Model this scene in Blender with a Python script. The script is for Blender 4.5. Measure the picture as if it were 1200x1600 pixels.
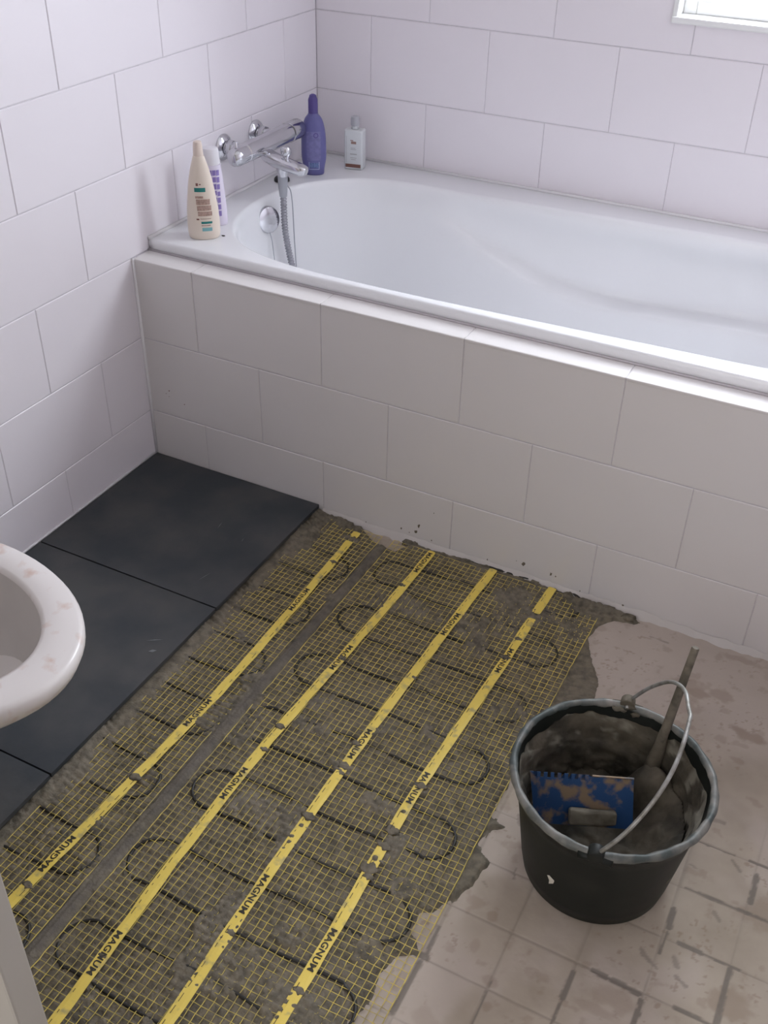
import bpy, bmesh, math, random
import numpy as np
from mathutils import Vector, Matrix

for o in list(bpy.data.objects):
    bpy.data.objects.remove(o, do_unlink=True)
scene = bpy.context.scene
COL = scene.collection
rnd = random.Random(7)

# ------------------------------------------------------------------ camera
CP = Vector((1.51329, -1.74011, 1.45537))
YAW, PITCH, ROLL, FPX = 0.4623, -0.6224, 0.024, 1636.0
cy, sy_, cp_, sp_ = math.cos(YAW), math.sin(YAW), math.cos(PITCH), math.sin(PITCH)
fwd = Vector((-sy_ * cp_, cy * cp_, sp_)); rgt = Vector((cy, sy_, 0)); upv = rgt.cross(fwd)
r2 = rgt * math.cos(ROLL) + upv * math.sin(ROLL); u2 = -rgt * math.sin(ROLL) + upv * math.cos(ROLL)
cam = bpy.data.cameras.new('camera'); cam_o = bpy.data.objects.new('camera', cam); COL.objects.link(cam_o)
M4 = Matrix((r2, u2, -fwd)).transposed().to_4x4(); M4.translation = CP
cam_o.matrix_world = M4
cam.sensor_fit = 'VERTICAL'; cam.sensor_height = 24; cam.sensor_width = 18; cam.lens = 24 * FPX / 1600
cam.clip_start = 0.02
scene.camera = cam_o

# ------------------------------------------------------------------ light
scene.view_settings.view_transform = 'Standard'
scene.view_settings.look = 'None'
scene.view_settings.gamma = 1
scene.view_settings.use_curve_mapping = False
scene.view_settings.exposure = 0.0
w = bpy.data.worlds.new('World'); scene.world = w; w.use_nodes = True
w.node_tree.nodes['Background'].inputs[0].default_value = (0.86, 0.93, 1.0, 1)
w.node_tree.nodes['Background'].inputs[1].default_value = 1.6

def area(name, loc, direction, sx, sy, power, color):
    l = bpy.data.lights.new(name, 'AREA'); l.shape = 'RECTANGLE'; l.size = sx; l.size_y = sy
    l.energy = power; l.color = color
    o = bpy.data.objects.new(name, l); COL.objects.link(o); o.location = loc
    o.rotation_euler = Vector(direction).to_track_quat('-Z', 'Y').to_euler()
    return o
WX0, WX1, WZ0, WZ1 = 0.925, 1.60, 0.992, 1.95       # window opening in the back wall
YB = 0.828
area('window_daylight', ((WX0 + WX1) / 2, YB + 0.30, 1.50), (0, -1, -0.12), 0.95, 1.15, 67, (0.86, 0.93, 1.0))
# warm fill lamp added behind the camera to lift the unlit sides
area('rear_fill', (0.95, -2.55, 1.30), (0, 1, 0.45), 0.80, 1.5, 6.0, (1.0, 0.78, 0.58))

# ------------------------------------------------------------------ helpers
def link(o, parent=None):
    COL.objects.link(o)
    if parent is not None: o.parent = parent
    return o

def tag(o, label=None, cat=None, group=None, kind=None):
    if label: o['label'] = label
    if cat: o['category'] = cat
    if group: o['group'] = group
    if kind: o['kind'] = kind
    return o

def empty(name, loc=(0, 0, 0), rz=0, label=None, cat=None, group=None, kind=None):
    o = bpy.data.objects.new(name, None); o.location = loc; o.rotation_euler = (0, 0, rz)
    o.empty_display_size = 0.02
    link(o); return tag(o, label, cat, group, kind)

def mesh_obj(name, verts, faces, mat, parent=None, smooth=False, kind=None):
    me = bpy.data.meshes.new(name); me.from_pydata([tuple(v) for v in verts], [], faces)
    me.validate(); me.update()
    if mat: me.materials.append(mat)
    if smooth: me.polygons.foreach_set('use_smooth', [True] * len(me.polygons))
    o = bpy.data.objects.new(name, me); link(o, parent)
    if kind: o['kind'] = kind
    return o

def bm_obj(name, bm, mat, parent=None, smooth=False, kind=None):
    bmesh.ops.recalc_face_normals(bm, faces=bm.faces[:])
    me = bpy.data.meshes.new(name); bm.to_mesh(me); bm.free()
    if mat: me.materials.append(mat)
    if smooth: me.polygons.foreach_set('use_smooth', [True] * len(me.polygons))
    o = bpy.data.objects.new(name, me); link(o, parent)
    if kind: o['kind'] = kind
    return o

def sharp(o, deg=35):
    me = o.data
    bm = bmesh.new(); bm.from_mesh(me)
    for e in bm.edges:
        if len(e.link_faces) == 2 and e.calc_face_angle(0) > math.radians(deg): e.smooth = False
    bm.to_mesh(me); bm.free(); return o

def add_box(bm, x0, x1, y0, y1, z0, z1, mat=None, bev=0, seg=2):
    vs = [bm.verts.new((x, y, z)) for z in (z0, z1) for y in (y0, y1) for x in (x0, x1)]
    fs = [bm.faces.new([vs[i] for i in f]) for f in ((0, 2, 3, 1), (4, 5, 7, 6), (0, 1, 5, 4), (2, 6, 7, 3), (0, 4, 6, 2), (1, 3, 7, 5))]
    if mat is not None: bmesh.ops.transform(bm, matrix=mat, verts=vs)
    if bev:
        es = set(e for f in fs for e in f.edges)
        bmesh.ops.bevel(bm, geom=list(es), offset=bev, segments=seg, affect='EDGES', profile=0.6)

def add_lathe(bm, prof, n=32, mat=None, ex=1.0, ey=1.0, cap0=True, cap1=True):
    rings = []
    allv = []
    for r, z in prof:
        ring = [bm.verts.new((max(r, 1e-5) * ex * math.cos(2 * math.pi * i / n), max(r, 1e-5) * ey * math.sin(2 * math.pi * i / n), z)) for i in range(n)]
        rings.append(ring); allv += ring
    for a, b in zip(rings, rings[1:]):
        for i in range(n):
            bm.faces.new((a[i], a[(i + 1) % n], b[(i + 1) % n], b[i]))
    if cap0: bm.faces.new(rings[0][::-1])
    if cap1: bm.faces.new(rings[-1])
    if mat is not None: bmesh.ops.transform(bm, matrix=mat, verts=allv)
    return allv

def along(p0, p1):
    d = Vector(p1) - Vector(p0)
    m = d.to_track_quat('Z', 'Y').to_matrix().to_4x4(); m.translation = Vector(p0)
    return m, d.length

def add_cyl(bm, p0, p1, r0, r1=None, n=24, bev=0.0):
    m, L = along(p0, p1); r1 = r0 if r1 is None else r1
    if bev: prof = [(r0 - bev, 0), (r0 - bev * .3, bev * .3), (r0, bev), (r1, L - bev), (r1 - bev * .3, L - bev * .3), (r1 - bev, L)]
    else: prof = [(r0, 0), (r1, L)]
    add_lathe(bm, prof, n, m)

def add_tube(bm, pts, r, n=10, ribs=None):
    """a swept round tube; r may be a list"""
    pts = [Vector(p) for p in pts]; rings = []
    nrm = None
    for i, p in enumerate(pts):
        t = (pts[min(i + 1, len(pts) - 1)] - pts[max(i - 1, 0)]).normalized()
        if nrm is None:
            nrm = t.cross(Vector((0, 0, 1)))
            if nrm.length < 1e-3: nrm = t.cross(Vector((1, 0, 0)))
        nrm = (nrm - t * nrm.dot(t)).normalized(); b = t.cross(nrm)
        rr = r[i] if isinstance(r, (list, tuple)) else r
        rings.append([bm.verts.new(p + (nrm * math.cos(2 * math.pi * k / n) + b * math.sin(2 * math.pi * k / n)) * rr) for k in range(n)])
    for a, c in zip(rings, rings[1:]):
        for k in range(n): bm.faces.new((a[k], a[(k + 1) % n], c[(k + 1) % n], c[k]))
    bm.faces.new(rings[0][::-1]); bm.faces.new(rings[-1])

def catmull(pts, m=8, closed=False):
    P = [Vector(p) for p in pts]; out = []
    n = len(P); rng = range(n) if closed else range(n - 1)
    for i in rng:
        if closed: a, b, c, d = P[i - 1], P[i], P[(i + 1) % n], P[(i + 2) % n]
        else: a, b, c, d = P[max(i - 1, 0)], P[i], P[i + 1], P[min(i + 2, n - 1)]
        for k in range(m):
            t = k / m
            out.append(0.5 * ((2 * b) + (c - a) * t + (2 * a - 5 * b + 4 * c - d) * t * t + (3 * b - a - 3 * c + d) * t ** 3))
    if not closed: out.append(P[-1])
    return out

# numpy value noise -------------------------------------------------
_rs = np.random.RandomState(3)
_T = _rs.rand(256, 256)
def vnoise(x, y):
    xi = np.floor(x).astype(int); yi = np.floor(y).astype(int); fx = x - xi; fy = y - yi
    fx = fx * fx * (3 - 2 * fx); fy = fy * fy * (3 - 2 * fy)
    g = lambda a, b: _T[a % 256, b % 256]
    return (g(xi, yi) * (1 - fx) + g(xi + 1, yi) * fx) * (1 - fy) + (g(xi, yi + 1) * (1 - fx) + g(xi + 1, yi + 1) * fx) * fy
def fbm(x, y, o=4, s=1.0):
    v = 0; a = 0.5; t = 0
    for i in range(o):
        v = v + a * vnoise(x * s + 17.3 * i, y * s + 9.1 * i); t += a; a *= 0.5; s *= 2.03
    return v / t
def sstep(a, b, x):
    t = np.clip((x - a) / (b - a), 0, 1); return t * t * (3 - 2 * t)

# ------------------------------------------------------------------ materials
def mat(name, col, rough=0.5, metal=0.0, var=0.0, vscale=8.0, bump=0.0, bscale=60.0, col2=None, spec=None, coat=0.0, lo=0.4, hi=0.65, detail=4, bdist=0.001):
    m = bpy.data.materials.new(name); m.use_nodes = True; nt = m.node_tree; b = nt.nodes['Principled BSDF']
    b.inputs['Base Color'].default_value = (*col, 1); b.inputs['Roughness'].default_value = rough; b.inputs['Metallic'].default_value = metal
    if coat: b.inputs['Coat Weight'].default_value = coat; b.inputs['Coat Roughness'].default_value = 0.08
    if spec is not None: b.inputs['Specular IOR Level'].default_value = spec
    tc = nt.nodes.new('ShaderNodeTexCoord')
    if var or col2:
        n = nt.nodes.new('ShaderNodeTexNoise'); n.inputs['Scale'].default_value = vscale; n.inputs['Detail'].default_value = detail
        nt.links.new(tc.outputs['Object'], n.inputs['Vector'])
        r = nt.nodes.new('ShaderNodeValToRGB'); nt.links.new(n.outputs['Fac'], r.inputs[0])
        c2 = col2 if col2 else tuple(min(1, c * (1 - var)) for c in col)
        r.color_ramp.elements[0].position = lo; r.color_ramp.elements[0].color = (*col, 1)
        r.color_ramp.elements[1].position = hi; r.color_ramp.elements[1].color = (*c2, 1)
        nt.links.new(r.outputs[0], b.inputs['Base Color'])
    if bump:
        n2 = nt.nodes.new('ShaderNodeTexNoise'); n2.inputs['Scale'].default_value = bscale; n2.inputs['Detail'].default_value = 5
        nt.links.new(tc.outputs['Object'], n2.inputs['Vector'])
        bp = nt.nodes.new('ShaderNodeBump'); bp.inputs['Strength'].default_value = bump; bp.inputs['Distance'].default_value = bdist
        nt.links.new(n2.outputs['Fac'], bp.inputs['Height']); nt.links.new(bp.outputs[0], b.inputs['Normal'])
    return m

def attr_mix(m, name, col, fac=1.0):
    """mix a second colour into a material where a vertex attribute is high"""
    nt = m.node_tree; b = nt.nodes['Principled BSDF']
    a = nt.nodes.new('ShaderNodeAttribute'); a.attribute_name = name
    mx = nt.nodes.new('ShaderNodeMix'); mx.data_type = 'RGBA'
    k = nt.nodes.new('ShaderNodeMath'); k.operation = 'MULTIPLY'; k.inputs[1].default_value = fac
    nt.links.new(a.outputs['Fac'], k.inputs[0]); nt.links.new(k.outputs[0], mx.inputs[0])
    if b.inputs['Base Color'].is_linked:
        s = b.inputs['Base Color'].links[0].from_socket; nt.links.new(s, mx.inputs[6])
    else: mx.inputs[6].default_value = b.inputs['Base Color'].default_value
    mx.inputs[7].default_value = (*col, 1)
    nt.links.new(mx.outputs[2], b.inputs['Base Color'])

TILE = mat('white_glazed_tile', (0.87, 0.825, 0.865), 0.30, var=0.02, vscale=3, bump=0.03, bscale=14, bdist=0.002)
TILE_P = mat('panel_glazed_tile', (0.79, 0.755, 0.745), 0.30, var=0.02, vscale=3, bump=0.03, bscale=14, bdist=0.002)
GROUT = mat('pale_grout', (0.70, 0.665, 0.70), 0.9, var=0.1, vscale=40)
SEAL = mat('white_sealant', (0.84, 0.82, 0.83), 0.35)
PAINT = mat('white_paint', (0.80, 0.79, 0.78), 0.6)
ACRYL = mat('white_acrylic', (0.87, 0.87, 0.89), 0.16)
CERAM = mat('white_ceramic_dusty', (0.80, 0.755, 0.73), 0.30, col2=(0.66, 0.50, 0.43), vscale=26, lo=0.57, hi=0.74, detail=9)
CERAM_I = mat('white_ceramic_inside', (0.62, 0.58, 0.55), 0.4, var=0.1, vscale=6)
CHROME = mat('chrome', (0.62, 0.62, 0.65), 0.12, metal=1.0)
CHROME_D = mat('chrome_hose', (0.34, 0.34, 0.37), 0.35, metal=0.8)
PLG = mat('grey_plastic', (0.40, 0.41, 0.45), 0.4)
BLK = mat('black_rubber', (0.02, 0.02, 0.022), 0.5)
SLATE = mat('dark_slate', (0.066, 0.067, 0.067), 0.52, col2=(0.032, 0.039, 0.045), vscale=7, bump=0.35, bscale=26, detail=7, bdist=0.0025)
SLATE_E = SLATE
MORT = mat('wet_tile_adhesive', (0.185, 0.156, 0.110), 0.75, col2=(0.090, 0.078, 0.055), vscale=70, bump=0.8, bscale=220, lo=0.38, hi=0.66, bdist=0.002, detail=6)
attr_mix(MORT, 'pale', (0.23, 0.20, 0.155), 0.6)
attr_mix(MORT, 'seam', (0.105, 0.092, 0.080), 0.55)
SCREED = mat('bare_screed', (0.44, 0.372, 0.300), 0.85, col2=(0.36, 0.30, 0.235), vscale=11, bump=0.25, bscale=120, lo=0.4, hi=0.7, detail=8)
attr_mix(SCREED, 'pale', (0.53, 0.455, 0.405), 0.6)
attr_mix(SCREED, 'stain', (0.20, 0.125, 0.075), 0.75)
attr_mix(SCREED, 'groove', (0.155, 0.135, 0.115), 0.9)
YEL = mat('yellow_net', (0.70, 0.56, 0.13), 0.55, col2=(0.33, 0.27, 0.11), vscale=45, lo=0.42, hi=0.68, detail=6)
TAPE = mat('yellow_tape', (0.82, 0.62, 0.12), 0.5, col2=(0.45, 0.36, 0.14), vscale=55, lo=0.55, hi=0.72, detail=7)
INK = mat('black_ink', (0.035, 0.03, 0.02), 0.6)
CABLE = mat('dark_cable', (0.018, 0.016, 0.012), 0.5, col2=(0.09, 0.08, 0.06), vscale=55, lo=0.62, hi=0.72)
BUCK = mat('black_bucket_plastic', (0.008, 0.010, 0.008), 0.5, spec=0.3, col2=(0.020, 0.021, 0.017), vscale=14, bump=0.15, bscale=40, lo=0.5, hi=0.8)
RIMM = mat('mortar_smeared_rim', (0.05, 0.062, 0.058), 0.5, col2=(0.24, 0.225, 0.20), vscale=24, bump=0.4, bscale=60, lo=0.42, hi=0.68)
MORTB = mat('bucket_mortar', (0.105, 0.088, 0.062), 0.8, col2=(0.028, 0.024, 0.016), vscale=18, bump=0.8, bscale=60, lo=0.35, hi=0.62, detail=8, bdist=0.003)
attr_mix(MORTB, 'dry', (0.20, 0.185, 0.145), 0.85)
MORTL = mat('drying_mortar', (0.17, 0.152, 0.115), 0.8, col2=(0.075, 0.065, 0.045), vscale=30, bump=0.6, bscale=70, bdist=0.002)
WIRE = mat('galvanised_wire', (0.40, 0.40, 0.38), 0.45, metal=0.6, col2=(0.22, 0.21, 0.18), vscale=50)
STICK = mat('dirty_stick', (0.16, 0.135, 0.10), 0.7, col2=(0.07, 0.06, 0.043), vscale=45, bump=0.4, bscale=80)
TROW = mat('blue_trowel_paint', (0.005, 0.045, 0.14), 0.5, col2=(0.20, 0.14, 0.085), vscale=30, lo=0.50, hi=0.60, bump=0.4, bscale=70, detail=6)
TROWR = mat('rusty_trowel_edge', (0.30, 0.21, 0.13), 0.6, col2=(0.05, 0.10, 0.16), vscale=40, lo=0.5, hi=0.7)
FRAME = mat('white_window_frame', (0.86, 0.86, 0.85), 0.35)
PURP = mat('purple_bottle', (0.14, 0.135, 0.345), 0.32, var=0.12, vscale=20)
PURPC = mat('dark_purple_cap', (0.085, 0.06, 0.24), 0.3)
PURPL = mat('purple_label', (0.19, 0.18, 0.40), 0.35, var=0.2, vscale=120)
LILAC = mat('lilac_outline', (0.45, 0.50, 0.70), 0.4)
CREAM = mat('cream_bottle', (0.80, 0.70, 0.60), 0.32)
CREAMC = mat('cream_cap', (0.78, 0.66, 0.58), 0.35)
TUBEW = mat('white_lilac_tube', (0.76, 0.70, 0.82), 0.32)
VIOL = mat('violet_print', (0.27, 0.20, 0.50), 0.4)
GREEN = mat('teal_print', (0.02, 0.22, 0.20), 0.4)
TEALP = mat('pale_teal_print', (0.22, 0.48, 0.50), 0.4)
TAN = mat('tan_print', (0.50, 0.34, 0.28), 0.45, var=0.35, vscale=260)
REDB = mat('red_brown_print', (0.22, 0.10, 0.08), 0.4)
WBOT = mat('white_bottle', (0.70, 0.72, 0.74), 0.3)
GCAP = mat('grey_cap', (0.46, 0.46, 0.50), 0.35)
GPRI = mat('grey_print', (0.45, 0.45, 0.46), 0.4)
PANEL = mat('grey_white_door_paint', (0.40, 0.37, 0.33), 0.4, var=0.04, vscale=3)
CEIL = mat('ceiling_paint', (0.82, 0.80, 0.79), 0.8)

def glass_mat():
    m = bpy.data.materials.new('window_glass'); m.use_nodes = True; nt = m.node_tree
    for n in list(nt.nodes): nt.nodes.remove(n)
    out = nt.nodes.new('ShaderNodeOutputMaterial'); mx = nt.nodes.new('ShaderNodeMixShader'); t = nt.nodes.new('ShaderNodeBsdfTransparent')
    g = nt.nodes.new('ShaderNodeBsdfGlossy'); g.inputs['Roughness'].default_value = 0.02
    mx.inputs[0].default_value = 0.06
    nt.links.new(t.outputs[0], mx.inputs[1]); nt.links.new(g.outputs[0], mx.inputs[2]); nt.links.new(mx.outputs[0], out.inputs[0])
    return m
GLASS = glass_mat()

# ------------------------------------------------------------------ dimensions
TW, TH = 0.3264, 0.195          # wall tile pitch
HL = 0.537                      # ledge height
DZ = 0.5635                     # bath deck height
RX = 1.88                       # right wall
RY = -2.30                      # wall behind the photographer
CZ = 2.40
GAP = 0.0024
GV = 0.0014

# ------------------------------------------------------------------ wall tiles
_cache = {}
def tile_mesh(wd, hd, t=0.006, c=0.0012, m=TILE):
    key = (round(wd, 4), round(hd, 4), m.name)
    if key in _cache: return _cache[key]
    v = [(0, 0, 0), (wd, 0, 0), (wd, hd, 0), (0, hd, 0), (0, 0, t - c), (wd, 0, t - c), (wd, hd, t - c), (0, hd, t - c),
         (c, c, t), (wd - c, c, t), (wd - c, hd - c, t), (c, hd - c, t)]
    f = [(4, 5, 9, 8), (5, 6, 10, 9), (6, 7, 11, 10), (7, 4, 8, 11), (8, 9, 10, 11), (0, 1, 5, 4), (1, 2, 6, 5), (2, 3, 7, 6), (3, 0, 4, 7)]
    me = bpy.data.meshes.new('tile'); me.from_pydata(v, [], f); me.materials.append(m); me.update()
    _cache[key] = me; return me

def lay(parent, origin, U, V, rects, m=TILE, name='tile', jit=0.0003):
    """rects (u0,u1,v0,v1) in the plane origin+u*U+v*V; the tile stands out along U x V"""
    U = Vector(U); V = Vector(V); N = U.cross(V)
    for (a, b, c, d) in rects:
        if b - a < 0.006 or d - c < 0.006: continue
        o = bpy.data.objects.new(name, tile_mesh(b - a - GV, d - c - GAP, m=m)); link(o, parent)
        mm = Matrix((U, V, N)).transposed().to_4x4()
        mm.translation = Vector(origin) + U * (a + GAP / 2) + V * (c + GAP / 2) + N * rnd.uniform(-jit, jit)
        o.matrix_world = mm

def grid_rects(u0, u1, v0, v1, uoff_even, uoff_odd, vref):
    out = []
    k0 = math.floor((v0 - vref) / TH) - 1
    for k in range(k0, k0 + 40):
        a, b = vref + k * TH, vref + (k + 1) * TH
        if b <= v0 + 1e-6 or a >= v1 - 1e-6: continue
        off = uoff_even if k % 2 == 0 else uoff_odd
        j0 = math.floor((u0 - off) / TW) - 1
        for j in range(j0, j0 + 30):
            c, d = off + j * TW, off + (j + 1) * TW
            if d <= u0 + 1e-6 or c >= u1 - 1e-6: continue
            out.append((max(c, u0), min(d, u1), max(a, v0), min(b, v1)))
    return out

# plaster slabs behind the tiles; tile faces lie on x=0 / y=YB
TT = 0.006
def slab(name, x0, x1, y0, y1, z0, z1, m=GROUT, kind='structure'):
    bm = bmesh.new(); add_box(bm, x0, x1, y0, y1, z0, z1); return bm_obj(name, bm, m, kind=kind)

wl = slab('wall_left', -0.12, -0.0018, RY - 0.1, YB + 0.12, -0.05, CZ)
# left wall: u runs along -y so that the tile faces +x ; joints: row AB (k=1) at y=.6687-k*TW
LA = 0.8573 * 0.78
rects = grid_rects(-YB, -RY, 0.0, CZ, -LA + TW / 2, -LA, HL)     # u=-y ; even rows (k=0: H..B)
lay(wl, (-TT, 0, 0), (0, -1, 0), (0, 0, 1), [], TILE)
def lay_left():
    U = Vector((0, -1, 0)); V = Vector((0, 0, 1)); N = Vector((1, 0, 0))
    for (a, b, c, d) in rects:
        if b - a < 0.006 or d - c < 0.006: continue
        # U x V = (-1,0,0): mirror by laying with U reversed
        o = bpy.data.objects.new('tile', tile_mesh(b - a - GV, d - c - GAP)); link(o, wl)
        mm = Matrix((Vector((0, 1, 0)), V, N)).transposed().to_4x4()
        mm.translation = Vector((-TT + rnd.uniform(-.0003, .0003), -b + GV / 2, c + GAP / 2))
        o.matrix_world = mm
lay_left()

# back wall with the window opening
bm = bmesh.new()
for (x0, x1, z0, z1) in ((-0.12, WX0, -0.05, CZ), (WX1, RX + 0.12, -0.05, CZ), (WX0, WX1, -0.05, WZ0), (WX0, WX1, WZ1, CZ)):
    add_box(bm, x0, x1, YB + 0.0018, YB + 0.16, z0, z1)
wb = bm_obj('wall_back', bm, GROUT, kind='structure')
BA = 0.2094 * 0.78
def lay_back():
    V = Vector((0, 0, 1)); N = Vector((0, -1, 0)); U = Vector((1, 0, 0))
    # rows: k=1 (A'B') joints at BA ; k=0,2 joints at BA+TW/2
    for (a, b, c, d) in grid_rects(0, RX, 0, CZ, BA + TW / 2, BA, HL):
        parts = [(a, b, c, d)]
        if b > WX0 and a < WX1 and d > WZ0 and c < WZ1:
            parts = []
            if c < WZ0: parts.append((a, b, c, WZ0))
            if d > WZ1: parts.append((a, b, WZ1, d))
            zc, zd = max(c, WZ0), min(d, WZ1)
            if a < WX0: parts.append((a, WX0, zc, zd))
            if b > WX1: parts.append((WX1, b, zc, zd))
        if len(parts) == 1 and parts[0] == (a, b, c, d) or len(parts) == 1:
            pp = parts
        else:
            pp = parts
        if len(pp) > 1:   # L-shaped cut tile in one mesh
            bm = bmesh.new()
            for (e, f, g, h) in pp:
                e2 = e + (GAP / 2 if e == a else 0); f2 = f - (GAP / 2 if f == b else 0); g2 = g + (GAP / 2 if g == c else 0); h2 = h - (GAP / 2 if h == d else 0)
                add_box(bm, e2, f2, YB - 0.0001, YB + TT, g2, h2)
            bm_obj('tile', bm, TILE, wb)
            continue
        for (e, f, g, h) in pp:
            if f - e < 0.006 or h - g < 0.006: continue
            o = bpy.data.objects.new('tile', tile_mesh(f - e - GV, h - g - GAP)); link(o, wb)
            mm = Matrix((U, V, N)).transposed().to_4x4()
            mm.translation = Vector((e + GV / 2, YB + TT + rnd.uniform(-.0003, .0003), g + GAP / 2))
            o.matrix_world = mm
lay_back()

# right wall and the wall behind the camera with an unseen opening added to let light in
wr = slab('wall_right', RX + 0.0018, RX + 0.12, RY - 0.1, YB + 0.12, -0.05, CZ)
for (a, b, c, d) in grid_rects(RY, YB, 0, CZ, 0.1, 0.1 + TW / 2, HL):
    if b - a < .006 or d - c < .006: continue
    o = bpy.data.objects.new('tile', tile_mesh(b - a - GV, d - c - GAP)); link(o, wr)
    mm = Matrix((Vector((0, -1, 0)), Vector((0, 0, 1)), Vector((-1, 0, 0)))).transposed().to_4x4()
    mm.translation = Vector((RX + TT, b - GV / 2, c + GAP / 2)); o.matrix_world = mm
bm = bmesh.new()
for (x0, x1, z0, z1) in ((-0.12, 0.5, -0.05, CZ), (1.4, RX + 0.12, -0.05, CZ), (0.5, 1.4, 2.1, CZ)):
    add_box(bm, x0, x1, RY - 0.1, RY, z0, z1)
bm_obj('wall_front', bm, PAINT, kind='structure')
slab('ceiling', -0.12, RX + 0.12, RY - 0.1, YB + 0.16, CZ, CZ + 0.1, CEIL)

# ------------------------------------------------------------------ window
win = empty('window_1', (0, 0, 0)); tag(win, kind='structure')
bm = bmesh.new()   # reveal lining
t = 0.012
add_box(bm, WX0, WX0 + t, YB - 0.004, YB + 0.09, WZ0, WZ1, bev=0.002)
add_box(bm, WX1 - t, WX1, YB - 0.004, YB + 0.09, WZ0, WZ1, bev=0.002)
add_box(bm, WX0, WX1, YB - 0.004, YB + 0.09, WZ1 - t, WZ1, bev=0.002)
bm_obj('window_lining', bm, FRAME, win)
bm = bmesh.new(); add_box(bm, WX0, WX1, YB - 0.008, YB + 0.09, WZ0 - 0.002, WZ0 + t, bev=0.003); bm_obj('window_sill', bm, FRAME, win)
bm = bmesh.new()
ax0, ax1, az0, az1 = WX0 + t, WX1 - t, WZ0 + t, WZ1 - t; fw = 0.030
for (x0, x1, z0, z1) in ((ax0, ax0 + fw, az0, az1), (ax1 - fw, ax1, az0, az1), (ax0 + fw, ax1 - fw, az0, az0 + fw), (ax0 + fw, ax1 - fw, az1 - fw, az1)):
    add_box(bm, x0, x1, YB + 0.045, YB + 0.085, z0, z1, bev=0.003)
bm_obj('window_frame', bm, FRAME, win)
bm = bmesh.new(); add_box(bm, ax0 + fw - .004, ax1 - fw + .004, YB + 0.062, YB + 0.066, az0 + fw - .004, az1 - fw + .004); bm_obj('window_pane', bm, GLASS, win)

# ------------------------------------------------------------------ floor: screed relief with the ghost of the old 10 cm tiles
def nonuni(a, segs):
    out = [a]
    for b, step in segs:
        n = max(1, int(round((b - out[-1]) / step))); s = out[-1]
        out += [s + (b - s) * (i + 1) / n for i in range(n)]
    return np.array(out)
xs = nonuni(0.0, [(0.55, 0.05), (1.10, 0.006), (1.72, 0.0026), (RX, 0.01)])
ys = nonuni(RY, [(-1.30, 0.05), (-1.06, 0.004), (0.02, 0.0026), (YB, 0.06)])
X, Y = np.meshgrid(xs, ys)
fine = sstep(0.5, 0.6, X) * sstep(-1.40, -1.30, Y)
Z = -0.0006 + fine * (0.0011 * (fbm(X, Y, 4, 14) - .5) + 0.0005 * (fbm(X, Y, 3, 90) - .5))
gx = 1.185 + 0.103 * np.round((X - 1.185) / 0.103); gy = -0.508 - 0.1015 * np.round((Y + 0.508) / -0.1015)
wob = 0.0012 * (fbm(X, Y, 2, 25) - .5)
dx = np.abs(X - gx + wob); dy = np.abs(Y - gy + wob)
gmask = sstep(-0.40, -0.52, Y + 0.10 * (fbm(X, Y, 3, 5) - 0.5)) * (X > 1.13)
breakx = sstep(0.42, 0.55, fbm(X + 3, Y * 1.3, 3, 9)); breaky = sstep(0.40, 0.54, fbm(X * 1.3 + 8, Y + 5, 3, 9))
lx = sstep(0.0026, 0.0008, dx) * gmask; ly = sstep(0.0024, 0.0008, dy) * gmask
thin = np.maximum(lx * (0.22 + 0.15 * breakx), ly * (0.28 + 0.2 * breaky))
wide = np.zeros_like(X)
# stretches where the old joints are still full of dark cement: (x0,y0,x1,y1,halfwidth)
for (x0, y0, x1, y1, hw) in ((1.185, -.745, 1.186, -.80, .0042), (1.184, -.855, 1.186, -.905, .0032), (1.184, -.92, 1.182, -1.01, .0045), (1.172, -.911, 1.188, -.911, .006),
                             (1.392, -.83, 1.391, -.875, .0048), (1.391, -.875, 1.389, -.93, .002), (1.418, -.812, 1.437, -.814, .0048), (1.447, -.814, 1.487, -.816, .0048),
                             (1.494, -.825, 1.494, -.885, .0042), (1.497, -.655, 1.499, -.69, .0048), (1.499, -.70, 1.497, -.74, .0018), (1.520, -.709, 1.552, -.709, .0045), (1.552, -.709, 1.62, -.710, .0016),
                             (1.598, -.715, 1.599, -.84, .0042), (1.505, -.607, 1.70, -.607, .0026), (1.601, -.53, 1.602, -.585, .0045), (1.585, -.507, 1.70, -.507, .0020),
                             (1.54, -.812, 1.60, -.815, .0035), (1.49, -.509, 1.56, -.508, .0016), (1.286, -.62, 1.287, -.70, .0018), (1.289, -.90, 1.290, -.98, .0018), (1.703, -.62, 1.703, -.80, .0035)):
    L = math.hypot(x1 - x0, y1 - y0); ux, uy = (x1 - x0) / L, (y1 - y0) / L
    tt = np.clip((X - x0) * ux + (Y - y0) * uy, 0, L); d = np.hypot(X - x0 - tt * ux, Y - y0 - tt * uy) + 0.0030 * (fbm(X, Y, 2, 110) - .5)
    wide = np.maximum(wide, sstep(hw + 0.0008, hw - 0.0008, d) * 0.85)
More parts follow.
